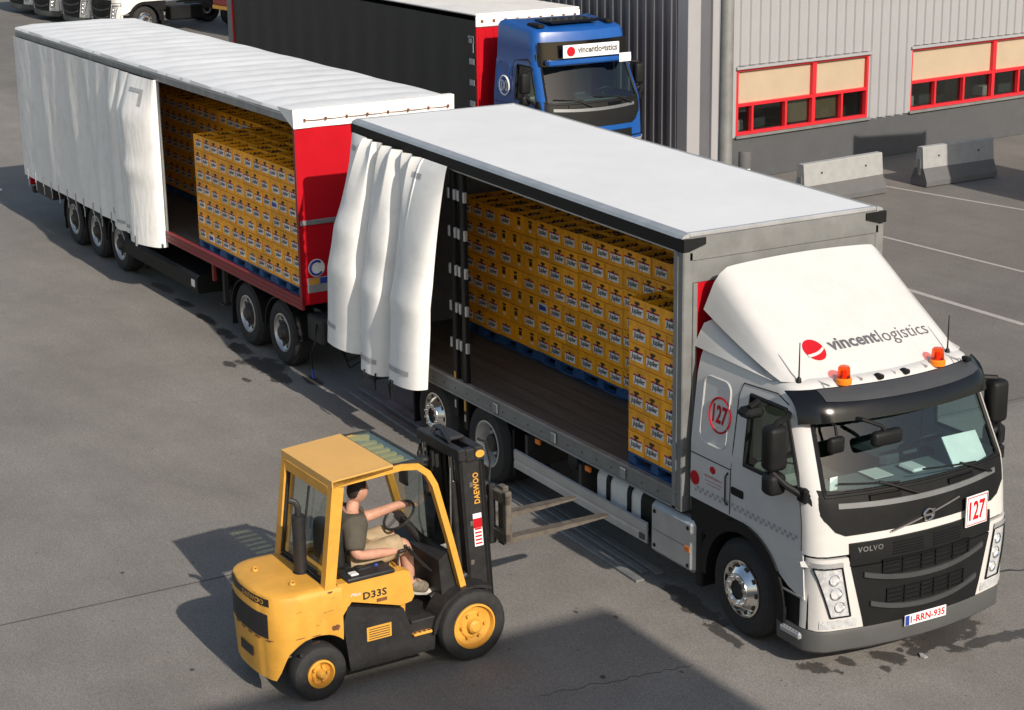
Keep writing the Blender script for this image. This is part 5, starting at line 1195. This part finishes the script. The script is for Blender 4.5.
b = MB(); b.text('DAEWOO', lambda u, v: rear(-(-.02+.40*u)+.0 if False else (.02-.38*u), .992+.05*v, .007), 0, .02, 1.1); b.build('lettering', 'fork_yellow', bd, merge=False)
b = MB(); b.grid(lambda y, z: rear(y, z, .003), lin(-.40, .40, 19), [.66, .90]); rg = b.build('radiator_opening', 'ink', cw)
for z in lin(.69, .87, 6): b = MB(); b.grid(lambda y, k: rear(y, z+.006*k, .006), lin(-.38, .38, 15), [0, 1]); b.build('grille_bar', 'chassis', rg)
b = MB(); b.grid(lambda y, z: rear(y, z, .003), lin(-.14, .14, 7), [.40, .50]); b.build('tow_pocket', 'ink', cw)
def cwpatch(pts_, mt, nm):
    b = MB(); b.add(pts_, [tuple(range(len(pts_)))]); b.build(nm, mt, cw, merge=False)
random.seed(5)
sidey = -.5625
for cx, cz, rx, rz_ in ((-1.50, .685, .045, .03), (-1.54, 1.05, .03, .010), (-1.86, .664, .06, .005), (-1.70, .655, .05, .005)):
    cwpatch([(cx+rx*k*math.cos(t), sidey, cz+rz_*k*math.sin(t)) for t, k in ((a, random.uniform(.75, 1.15)) for a in lin(0, 6.1, 23))], 'rust', 'rust_patch')
for yy in lin(-.40, .2, 5): 
    cwpatch([rear(yy+.05*k*math.cos(t), .645+.010*k*math.sin(t), .0045) for t, k in ((a, random.uniform(.5, 1.3)) for a in lin(0, 6.0, 12))], 'rust', 'rust_patch')
for x, y in ((-1.95, .2), (-1.80, -.3)):
    b = MB(); b.lathe([(.035, 0), (.03, .012), (.012, .016)], (x, y, 1.10), (0, 0, 1), 12); b.tube([(x-.02, y, 1.11), (x, y, 1.135), (x+.03, y+.02, 1.12)], .007, 5); b.build('lifting_eye', 'fork_yellow', cw)
b = MB(); b.cyl((-1.86, -.55, .50), (-1.86, -.566, .50), .02, seg=10); b.build('tie_hole', 'ink', cw)
# chassis and cowls
b = MB(); b.prism([(-1.36, .20), (-.46, .20), (-.44, .46), (-.72, .52), (-.78, .70), (-1.36, .86), (-1.42, .70)], 'y', -.555, .555); ch_ = b.build('chassis', 'fork_black', fk)
b = MB(); b.box(-1.25, -.30, -.40, .40, .25, .52); b.build('floor_plate', 'fork_black', fk)
b = MB(); b.box(-.70, -.28, -.55, -.42, .38, .54, 0, .01); b.build('floor_side', 'fork_black', fk); b = MB(); b.box(-.70, -.30, .42, .55, .38, .54, 0, .01); b.build('floor_side', 'fork_black', fk)
b = MB(); b.box(-.70, -.50, -.60, -.45, .40, .43, 0, .008); b.build('step', 'fork_yellow', fk)
for k in range(4): b = MB(); b.box(-.69+k*.05, -.67+k*.05, -.595, -.46, .43, .437); b.build('step_tread', 'rust', fk)
b = MB(); b.box(-1.18, -.92, -.559, -.5555, .46, .60); wp = b.build('warning_plate', 'fork_yellow', fk)
for z in lin(.475, .57, 5): b = MB(); b.box(-1.16, -.94, -.5602, -.5594, z, z+.008); b.build('warning_text', 'ink', wp)
b = MB(); b.prism([(-1.44, .745), (-1.32, .895), (-.80, .735), (-.69, .755), (-.66, .80), (-.70, 1.06), (-.76, 1.085), (-1.46, 1.10)], 'y', -.545, -.43); rc = b.build('side_cowl', 'fork_yellow', fk)
b = MB(); b.prism([(-1.44, .745), (-1.32, .895), (-.80, .735), (-.69, .755), (-.66, .80), (-.70, 1.06), (-.76, 1.085), (-1.46, 1.10)], 'y', .43, .545); b.build('side_cowl', 'fork_yellow', fk)
b = MB(); b.prism([(-1.44, .60), (-.70, .60), (-.68, 1.02), (-1.44, 1.06)], 'y', -.425, .425); b.build('engine_hood', 'fork_yellow', fk)
b = MB(); b.text('D33S', lambda u, v: (-1.20+.25*u, -.5475, .885+.075*v), 0, .03, 1.05); b.build('lettering', 'ink', rc, merge=False)
b = MB(); b.box(-1.06, -.95, -.549, -.5465, .83, .865); b.build('small_plate', 'rust', rc)
b = MB(); b.text('Plus', lambda u, v: (-1.33+.11*u, -.5475, .945+.03*v), 0, .01, 1, .3); b.build('lettering', 'water', rc, merge=False)
b = MB(); b.rbox(-1.36, -.86, -.56, -.30, 1.085, 1.13, .015); tr_ = b.build('armrest_tray', 'fork_black', fk)
b = MB(); b.tube([(-1.20, -.46, 1.155), (-1.02, -.44, 1.155)], [.028, .028], 8); b.build('bottle', 'glass_lamp', tr_)
b = MB(); b.tube([(-1.02, -.44, 1.155), (-.985, -.436, 1.155)], .016, 8); b.build('bottle_cap', 'print_blue', tr_)
b = MB(); b.box(-1.30, -1.22, -.52, -.44, 1.131, 1.15, 0, .006); b.build('cup', 'plastic_white', tr_)
# seat
b = MB(); b.rbox(-1.22, -.74, -.24, .24, 1.0, 1.10, .04); b.rbox(-1.34, -1.20, -.23, .23, 1.08, 1.50, .05); b.build('seat', 'fork_black', fk)
# front cowl, dash, steering
b = MB(); b.prism([(-.30, .52), (-.10, .52), (-.06, .80), (-.16, 1.08), (-.24, 1.12), (-.34, 1.05)], 'y', -.46, .46); dc = b.build('front_cowl', 'fork_black', fk)
b = MB(); b.box(-.20, -.12, -.35, -.25, 1.091, 1.096, 0, T=Matrix.Translation((0, 0, .02))); b.build('cowl_label', 'paper', dc)
b = MB(); b.tube([(-.25, .02, 1.08), (-.47, .02, 1.36)], .045, 10); sc_l = b.build('steering_column', 'fork_black', fk)
b = MB(); c = Vector((-.50, .02, 1.40)); ax = Vector((-.62, 0, .78)).normalized(); U = Vector((0, 1, 0)); V_ = ax.cross(U)
b.tube([c+(U*math.cos(a)+V_*math.sin(a))*.175 for a in lin(0, 2*math.pi, 29)[:-1]], .014, 7, close=True); b.tube([c-U*.17, c, c+U*.17], .012, 6); b.tube([c, c+V_*.17], .012, 6); b.cyl(c-ax*.03, c+ax*.02, .05, seg=12); b.build('steering_wheel', 'fork_black', fk)
for k, y in enumerate((-.30, -.36, -.42)): 
    b = MB(); b.tube([(-.40, y, .95), (-.55, y, 1.12), (-.60, y, 1.20)], .009, 6); b.ball((-.605, y, 1.21), .018, 8, 5, 0); b.build('hydraulic_lever', 'fork_black', fk)
b = MB(); b.tube([(-.72, -.33, 1.05), (-.70, -.33, 1.16), (-.66, -.33, 1.19)], .012, 6); b.rbox(-.70, -.62, -.35, -.31, 1.17, 1.20, .012); b.build('brake_lever', 'fork_black', fk)
# overhead guard
HWg = .545
def flat_post(P_, w_, d_, nm, mt='fork_yellow'):
    """ribbon post through (x, z) points at side y; w_ across x, d_ thickness in y"""
    for s in (-1, 1):
        b = MB(); y0, y1 = (s*HWg, s*(HWg-d_)); pts_ = [Vector((x, 0, z)) for x, z in P_]; L_ = []; R2 = []
        for i, p in enumerate(pts_):
            a = pts_[max(0, i-1)]; c = pts_[min(len(pts_)-1, i+1)]; d = (c-a).normalized(); nn = Vector((-d.z, 0, d.x)); ww = w_[i] if isinstance(w_, list) else w_
            L_.append((p.x+nn.x*ww/2, p.z+nn.z*ww/2)); R2.append((p.x-nn.x*ww/2, p.z-nn.z*ww/2))
        b.prism(L_+R2[::-1], 'y', y0, y1); b.build(nm, mt, fk)
flat_post([(-1.63, .70), (-1.53, 1.10), (-1.41, 2.04)], [.12, .11, .12], .09, 'rear_post')
flat_post([(-1.46, 2.07), (-.75, 2.105), (-.58, 2.08), (-.47, 1.99), (-.40, 1.86), (-.25, 1.30), (-.10, .68)], .062, .075, 'side_frame')
b = MB(); b.add([(-1.47, -HWg, 2.045), (-1.47, HWg, 2.045), (-.84, HWg, 2.105), (-.84, -HWg, 2.105), (-1.47, -HWg, 2.11), (-1.47, HWg, 2.11), (-.84, HWg, 2.15), (-.84, -HWg, 2.15)], [(3, 2, 1, 0), (4, 5, 6, 7), (0, 1, 5, 4), (2, 3, 7, 6), (1, 2, 6, 5), (0, 4, 7, 3)]); b.build('roof_panel', 'fork_roof', fk)
b = MB(); b.box(-1.475, -1.40, -HWg+.09, HWg-.09, 1.93, 2.045, 0, .01); b.build('rear_header', 'fork_yellow', fk)
gy = lin(-.47, .47, 8)
for y in gy[1:-1]: b = MB(); b.box(-.82, -.53, y-.03, y+.03, 2.06, 2.085, 0, T=None); b.build('roof_bar', 'fork_yellow', fk)
b = MB(); b.box(-.83, -.54, -.50, .50, 2.128, 2.134); b.build('roof_glass', 'glass_green', fk)
fr = MB(); 
for x0, x1, y0, y1 in ((-.85, -.82, -.53, .53), (-.55, -.52, -.53, .53), (-.82, -.55, -.53, -.49), (-.82, -.55, .49, .53)): fr.box(x0, x1, y0, y1, 2.10, 2.14)
fr.build('roof_glass_frame', 'fork_black', fk)
b = MB(); b.grid(lambda y, t: (interp(t, [(0, -.50), (.25, -.42), (.4, -.37), (1, -.12)]), y, interp(t, [(0, 2.06), (.25, 1.95), (.4, 1.83), (1, .95)])), [-.49, .49], [0, .12, .25, .4, 1]); b.build('front_screen', 'glass', fk)
b = MB(); b.box(-.56, -.48, -.49, .49, 2.04, 2.10, 0, .01); b.build('front_header', 'fork_black', fk)
# rear window
tz = lambda x: 0
def rp(y, z): return (-1.55+(z-1.08)*.13, y, z)
b = MB(); b.add([rp(-.44, 1.14), rp(.44, 1.14), rp(.44, 1.94), rp(-.44, 1.94)], [(0, 1, 2, 3)]); rw = b.build('rear_window', 'glass', fk, merge=False)
b = MB(); b.tube([rp(-.45, 1.12), rp(.45, 1.12), rp(.45, 1.95), rp(-.45, 1.95)], .022, 6, close=True); b.build('window_seal', 'fork_black', rw)
b = MB(); b.tube([Vector(rp(-.05, 1.92))+Vector((-.03, 0, 0)), Vector(rp(-.03, 1.5))+Vector((-.03, 0, 0))], .012, 6); b.build('wiper', 'fork_black', rw)
b = MB(); b.box(-1.58, -1.46, -.5, .5, 1.06, 1.10, 0, .01); b.build('rear_sill', 'fork_black', fk)
# exhaust
b = MB(); b.cyl((-1.60, -.06, 1.09), (-1.60, -.06, 1.66), .062, seg=18); b.cyl((-1.60, -.06, 1.06), (-1.60, -.06, 1.10), .075, seg=18); ex = b.build('exhaust_shield', 'fork_black', fk)
b = MB(); b.tube([(-1.60, -.06, 1.64), (-1.60, -.06, 1.74), (-1.62, -.05, 1.79), (-1.67, -.02, 1.81)], .03, 10); b.build('exhaust_pipe', 'fork_black', ex)
b = MB()
for i in range(12):
    for k in range(14):
        a = 2*math.pi*(i+.5*(k % 2))/12; c = Vector((-1.60+.0625*math.cos(a), -.06+.0625*math.sin(a), 1.14+k*.036)); b.cyl(c, c+Vector((math.cos(a), math.sin(a), 0))*.001, .009, seg=5, sm=False)
b.build('shield_perforation', 'ink', ex, kind='stuff', merge=False)
# work lamp / mirror
b = MB(); b.rbox(-.44, -.41, -.04, .12, 1.70, 1.90, .02); b.build('inside_mirror', 'fork_black', fk)
# mast
before = set(fk.children)
for s in (-1, 1):
    b = MB(); b.box(.03, .27, s*.40, s*.37, .12, 2.06, 0, .008); b.box(.03, .07, s*.40, s*.30, .12, 2.06, 0, .008); b.box(.23, .27, s*.40, s*.30, .12, 2.06, 0, .008); mo = b.build('mast_channel', 'fork_black', fk)
    b = MB(); b.box(.10, .33, s*.355, s*.33, .15, 2.04, 0, .006); b.box(.29, .33, s*.355, s*.26, .15, 2.04, 0, .006); b.build('inner_mast_channel', 'fork_black', fk)
    b = MB(); b.cyl((.02, s*.26, .3), (.02, s*.26, 1.75), .04, seg=14); b.build('lift_cylinder', 'fork_black', fk)
    b = MB(); b.cyl((.02, s*.26, 1.75), (.02, s*.26, 2.0), .025, seg=12); b.build('lift_rod', 'hyd_rod', fk)
    b = MB(); b.cyl((-.35, s*.30, .62), (.02, s*.36, .80), .04, seg=12); b.build('tilt_cylinder', 'fork_black', fk)
    b = MB(); b.cyl((-.12, s*.335, .735), (.02, s*.36, .80), .02, seg=10); b.build('tilt_rod', 'hyd_rod', fk)
    for yo in (0, .04):
        b = MB(); b.tube([(.20, s*(.20-yo), 2.0), (.34, s*(.20-yo), 1.9), (.36, s*(.20-yo), 1.2)], .012, 5); b.build('lift_chain', 'fork_steel', fk)
    b = MB(); b.tube([(-.02, s*.30, 1.9), (-.08, s*.32, 1.2), (-.03, s*.28, .8)], .009, 6); b.tube([(-.03, s*.28, .8), (-.02, s*.28, .7)], .016, 6); b.build('hydraulic_hose', 'alu', fk)
    b = MB(); b.tube([(.34, s*.10, 2.0), (.42, s*.06, 1.75), (.38, s*.08, 1.45)], .012, 6); b.build('hydraulic_hose', 'fork_black', fk)
b = MB(); b.box(.02, .10, -.42, .42, 1.98, 2.10, 0, .01); b.build('mast_crossbar', 'fork_black', fk)
b = MB(); b.box(.20, .30, -.42, .42, 1.96, 2.10, 0, .01); cbm = b.build('mast_crossbar', 'fork_black', fk)
for s in (-1, 1): b = MB(); b.box(.10, .20, s*.42, s*.33, 1.96, 2.09, 0, .01); b.build('crossbar_end', 'fork_black', fk)
b = MB(); b.box(.06, .26, -.14, .14, 2.10, 2.14, 0, .015); b.tube([(.05, -.2, 2.13), (.1, .0, 2.17), (.2, .2, 2.14)], .018, 6); b.build('hose_guide', 'fork_black', fk)
b = MB(); b.box(.04, .26, -.35, .35, .30, .42, 0, .01); b.build('mast_crossbar', 'fork_black', fk)
b = MB(); b.lathe([(1e-4, 0), (.05, 0), (.05, .004), (1e-4, .004)], (.25, -.422, 2.03), (0, -1, 0), 20); b.v = [(p[0], p[1], 2.03+(p[2]-2.03)*.75) for p in b.v]; b.build('oval_badge', 'fork_yellow', cbm)
b = MB(); b.text('DAEWOO', lambda u, v: (.225-.065*v, -.4025, 1.52+.32*u), 0, .025, 1.05); b.build('lettering', 'fork_yellow', fk, merge=False)
b = MB(); b.box(.13, .225, -.405, -.4012, 1.08, 1.42); ws_ = b.build('warning_sticker', 'sign_white', fk)
b = MB(); b.box(.13, .225, -.4065, -.4053, 1.27, 1.37); b.build('sticker_field', 'print_red', ws_)
for z in lin(1.10, 1.25, 5): b = MB(); b.box(.14, .215, -.4065, -.4053, z, z+.018); b.build('sticker_line', 'print_red', ws_)
b = MB(); b.box(-.01, .03, -.02+.1, .02+.1, 1.75, 1.95); b.ball((-.06, .18, 1.86), (.07, .07, .05), 10, 6); b.build('work_lamp', 'fork_black', fk)
for o_ in [c for c in fk.children if c not in before]:
    for q in [o_]+list(o_.children):
        if q.name.startswith('tilt'): continue
        for v in q.data.vertices: v.co.x -= .06*(v.co.z-.6)
        q.data.update()
# carriage and forks
for z in (1.06, 1.46): b = MB(); b.box(.40, .46, -.50, .50, z, z+.11, 0, .008); b.build('carriage_bar', 'fork_steel', fk)
for s in (-1, 1):
    b = MB(); b.box(.36, .43, s*.26, s*.20, 1.0, 1.62, 0, .008); b.build('carriage_plate', 'fork_black', fk)
    b = MB(); b.box(.40, .47, s*.50, s*.44, 1.08, 1.60, 0, .008); b.build('carriage_end', 'fork_steel', fk)
    y = s*.30+.01; b = MB(); b.box(.465, .53, y-.055, y+.055, 1.0, 1.60, 0, .008); b.build('fork_shank', 'fork_steel', fk)
    b = MB(); V = []
    for x, z0, z1, hw in ((.465, .99, 1.055, .055), (1.30, 1.005, 1.045, .055), (1.68, 1.02, 1.04, .05), (1.74, 1.025, 1.038, .03)): V += [(x, y-hw, z0), (x, y+hw, z0), (x, y+hw, z1), (x, y-hw, z1)]
    F_ = [(0, 1, 2, 3), (15, 14, 13, 12)]
    for k in range(3):
        for i in range(4): j = (i+1) % 4; F_.append((k*4+i, k*4+j, k*4+4+j, k*4+4+i))
    b.add(V, F_); b.build('fork', 'fork_steel', fk)
# front fenders
for s in (-1, 1):
    b = MB(); a = [R(t) for t in range(60, 186, 9)]; b.prism([(-.05+.44*math.cos(t), .355+.42*math.sin(t)) for t in a]+[(-.05+.41*math.cos(t), .355+.39*math.sin(t)) for t in a[::-1]], 'y', s*.36, s*.60); b.build('fender', 'fork_black', fk)

# ------------------------------------------------------------------ driver
def skin(verts, edges, rad, sub=2):
    me = bpy.data.meshes.new('s'); me.from_pydata(verts, edges, []); o = bpy.data.objects.new('s', me); COL.objects.link(o)
    m = o.modifiers.new('skin', 'SKIN'); m.use_smooth_shade = True
    o.modifiers.new('sub', 'SUBSURF').levels = sub
    for i, r in enumerate(rad):
        sv = me.skin_vertices[0].data[i]; sv.radius = (r, r) if not isinstance(r, tuple) else r; sv.use_root = i == 0
    dg = bpy.context.evaluated_depsgraph_get(); e = o.evaluated_get(dg).to_mesh()
    V = [tuple(v.co) for v in e.vertices]; F = [tuple(p.vertices) for p in e.polygons]; o.evaluated_get(dg).to_mesh_clear(); bpy.data.objects.remove(o)
    return V, F
J = {'pel': (-1.03, 0, 1.10), 'sp': (-1.08, 0, 1.24), 'ch': (-1.07, 0, 1.40), 'nk': (-1.02, 0, 1.535), 'hd': (-.975, 0, 1.63),
     'sR': (-1.08, -.17, 1.455), 'eR': (-1.14, -.285, 1.215), 'wR': (-.80, -.25, 1.165), 'hR': (-.72, -.235, 1.165),
     'sL': (-1.01, .17, 1.455), 'eL': (-.76, .24, 1.33), 'wL': (-.50, .12, 1.425), 'hL': (-.42, .08, 1.44),
     'pR': (-1.0, -.10, 1.09), 'kR': (-.60, -.19, 1.195), 'aR': (-.56, -.19, .80), 'tR': (-.44, -.20, .755),
     'pL': (-1.0, .10, 1.09), 'kL': (-.58, .15, 1.17), 'aL': (-.48, .15, .78), 'tL': (-.36, .15, .73)}
names = list(J); V0 = [J[k] for k in names]; ix = {k: i for i, k in enumerate(names)}
E0 = [('pel', 'sp'), ('sp', 'ch'), ('ch', 'nk'), ('nk', 'hd'), ('ch', 'sR'), ('sR', 'eR'), ('eR', 'wR'), ('wR', 'hR'), ('ch', 'sL'), ('sL', 'eL'), ('eL', 'wL'), ('wL', 'hL'), ('pel', 'pR'), ('pR', 'kR'), ('kR', 'aR'), ('aR', 'tR'), ('pel', 'pL'), ('pL', 'kL'), ('kL', 'aL'), ('aL', 'tL')]
RD = dict(pel=.14, sp=.14, ch=.15, nk=.066, hd=.06, sR=.085, eR=.058, wR=.042, hR=.046, sL=.085, eL=.058, wL=.042, hL=.046, pR=.11, kR=.075, aR=.054, tR=.05, pL=.11, kL=.075, aL=.054, tL=.05)
E1 = [(ix[a], ix[c]) for a, c in E0]; R1 = [RD[k] for k in names]
for h, dirv, side in (('hR', Vector((1, .12, -.10)), 1), ('hL', Vector((.85, -.30, -.12)), -1)):
    d = dirv.normalized(); lat = d.cross(Vector((0, 0, 1))).normalized(); base = Vector(J[h])
    for k in range(4):
        o0 = (k-1.5)*.019; ln = (.062, .072, .068, .05)[k]
        p1 = base+d*.035+lat*o0; p2 = p1+d*ln*.5+Vector((0, 0, .002)); p3 = p2+d*ln*.4+Vector((0, 0, -.022))
        i0 = len(V0); V0 += [tuple(p1), tuple(p2), tuple(p3)]; R1 += [.0125, .0115, .0095]; E1 += [(ix[h], i0), (i0, i0+1), (i0+1, i0+2)]
    p1 = base+lat*(-.034*side*(1 if h == 'hR' else 1))+d*.01; p2 = p1+d*.03+lat*(-.012*side); i0 = len(V0); V0 += [tuple(p1), tuple(p2)]; R1 += [.0145, .012]; E1 += [(ix[h], i0), (i0, i0+1)]
bv, bf = skin(V0, E1, R1)
b = MB(); b.add(bv, bf, 0, True)
HC = Vector((-.95, 0, 1.70)); HY = R(8)
def headp(u, v):
    cu, su, cv, sv = math.cos(u), math.sin(u), math.cos(v), math.sin(v)
    x, y, z = .100*cu*cv, .076*su*cv, .118*sv
    if cu > 0: 
        x += .022*max(0, math.exp(-((u if u < math.pi else u-2*math.pi)/.16)**2))*math.exp(-((v+.12)/.17)**2)     # nose
        x += .010*math.exp(-((u if u < math.pi else u-2*math.pi)/.3)**2)*math.exp(-((v+.75)/.2)**2)               # chin
        x -= .010*math.exp(-(((abs(u if u < math.pi else u-2*math.pi))-.38)/.14)**2)*math.exp(-((v-.10)/.12)**2)   # eye sockets
        x += .005*math.exp(-((u if u < math.pi else u-2*math.pi)/.28)**2)*math.exp(-((v+.48)/.07)**2)               # lips
    if sv < -.2: y *= 1+.25*(sv+.2); x = x*1.0+.008*(-sv)
    for s in (-1, 1): y += s*.012*math.exp(-(((u-math.pi*(.5 if s > 0 else 1.5)-s*.1))/.12)**2)*math.exp(-((v)/.22)**2)   # ears
    X = x*math.cos(HY)-y*math.sin(HY); Y = x*math.sin(HY)+y*math.cos(HY); return (HC.x+X, HC.y+Y, HC.z+z)
b.grid(headp, lin(0, 2*math.pi, 49), lin(-math.pi/2+.01, math.pi/2-.01, 26), 0)
person = b.build('person', 'skin', None, FO, FR, ang=80)
tag(person, 'person in khaki shirt and beige shorts sitting at the forklift wheel', 'person')
hb_ = MB()
def hairp(u, v):
    p = Vector(headp(u, v)); q = p-HC; return tuple(HC+q*1.055)
hb_.grid(hairp, lin(0, 2*math.pi, 61), lin(-.5, math.pi/2-.01, 26), 0, skip=lambda i, j: (lin(-.5, 1.56, 26)[j] < interp(min(i+.5, 59.5-i), [(0, .62), (8, .60), (10, .42), (12, .12), (14, .30), (17, .28), (19, -.1), (22, -.42), (30, -.5)])))
hb_.build('hair', 'hair', person)
for yy in (-.033, .033):
    e = MB(); e.ball((HC.x+.086, yy+.012, HC.z+.010), (.008, .011, .006), 10, 6); e.build('eye', 'ink', person)
def cloth(nm, keys, edges, grow, mt, cutf=None, extra=None):
    kk = list(keys); id_ = {k: i for i, k in enumerate(kk)}; P_ = [keys[k][0] for k in kk]; Rr = [keys[k][1] for k in kk]
    v, f = skin(P_, [(id_[a], id_[c]) for a, c in edges], Rr); bb = MB(); bb.add(v, f, 0, True); return bb.build(nm, mt, person, ang=80)
lp3 = lambda a, c, t: tuple(Vector(J[a]).lerp(Vector(J[c]), t))
cloth('shirt', {'pel': ((-1.05, 0, 1.10), .185), 'sp': (J['sp'], .18), 'ch': (J['ch'], .185), 'nk': ((-1.03, 0, 1.515), .095), 'sR': (J['sR'], .120), 'mR': (lp3('sR', 'eR', .70), .100), 'nR': (lp3('sR', 'eR', .88), .098), 'sL': (J['sL'], .120), 'mL': (lp3('sL', 'eL', .55), .100), 'nL': (lp3('sL', 'eL', .70), .098)},
      [('pel', 'sp'), ('sp', 'ch'), ('ch', 'nk'), ('ch', 'sR'), ('sR', 'mR'), ('mR', 'nR'), ('ch', 'sL'), ('sL', 'mL'), ('mL', 'nL')], 0, 'shirt')
cloth('shorts', {'pel': ((-1.03, 0, 1.085), .17), 'pR': (J['pR'], .135), 'kR': (lp3('pR', 'kR', .80), .112), 'lR': (lp3('pR', 'kR', .98), .108), 'pL': (J['pL'], .135), 'kL': (lp3('pL', 'kL', .80), .112), 'lL': (lp3('pL', 'kL', .98), .108)},
      [('pel', 'pR'), ('pR', 'kR'), ('kR', 'lR'), ('pel', 'pL'), ('pL', 'kL'), ('kL', 'lL')], 0, 'shorts')
for s in 'RL':
    a, t = Vector(J['a'+s]), Vector(J['t'+s]); d = (t-a).normalized()
    v, f = skin([tuple(a+Vector((-.02, 0, .0))), tuple(a+d*.05+Vector((0, 0, -.022))), tuple(a+d*.13+Vector((0, 0, -.02))), tuple(a+d*.19+Vector((0, 0, -.022)))], [(0, 1), (1, 2), (2, 3)], [.072, .070, .064, .052]); bb = MB(); bb.add(v, f, 0, True); sh_ = bb.build('shoe', 'shoe', person, ang=80)
    bb = MB(); bb.tube([tuple(a+Vector((-.05, 0, -.062))), tuple(a+d*.08+Vector((0, 0, -.070))), tuple(a+d*.21+Vector((0, 0, -.058)))], [.035, .040, .03], 8); bb.v = [(p[0], p[1], p[2]) for p in bb.v]; bb.build('sole', 'sole', sh_)
    bb = MB(); bb.tube([tuple(a+Vector((0, 0, .01))), tuple(a+Vector((.004, 0, .075)))], [.05, .052], 12); bb.build('sock', 'ink', person)

PS = 1.08; pv = Vector((-1.03, 0, 1.0)); rz = Matrix.Rotation(FR, 3, 'Z')
person.scale = (PS, PS, PS); person.location = FO+rz @ (pv*(1-PS))

for k, (x, z, ln) in enumerate(((-1.62, .86, .10), (-1.9, .92, .06), (-1.75, .58, .08), (-1.55, .98, .05))):
    cwpatch([(x, sidey-.0004, z), (x+ln, sidey-.0004, z+.008), (x+ln*.98, sidey-.0004, z+.0125), (x+.01, sidey-.0004, z+.004)], 'rust', 'scratch')
for s_ in (-1, 1):
    for z in (.5, .9, 1.3, 1.7):
        b = MB(); b.box(.05, .09, s_*.402, s_*.41, z, z+.05, 0, .004); b.build('mast_bracket', 'fork_steel', fk)
b = MB(); b.tube([(.30, -.16, 2.08), (.40, -.14, 2.02), (.45, -.13, 1.8), (.42, -.15, 1.62)], .014, 6); b.build('hydraulic_hose', 'fork_black', fk)
b = MB(); b.tube([(.06, .30, 2.12), (-.06, .34, 2.0), (-.10, .34, 1.85), (.0, .30, 1.78)], .013, 6); b.build('hydraulic_hose', 'fork_black', fk)
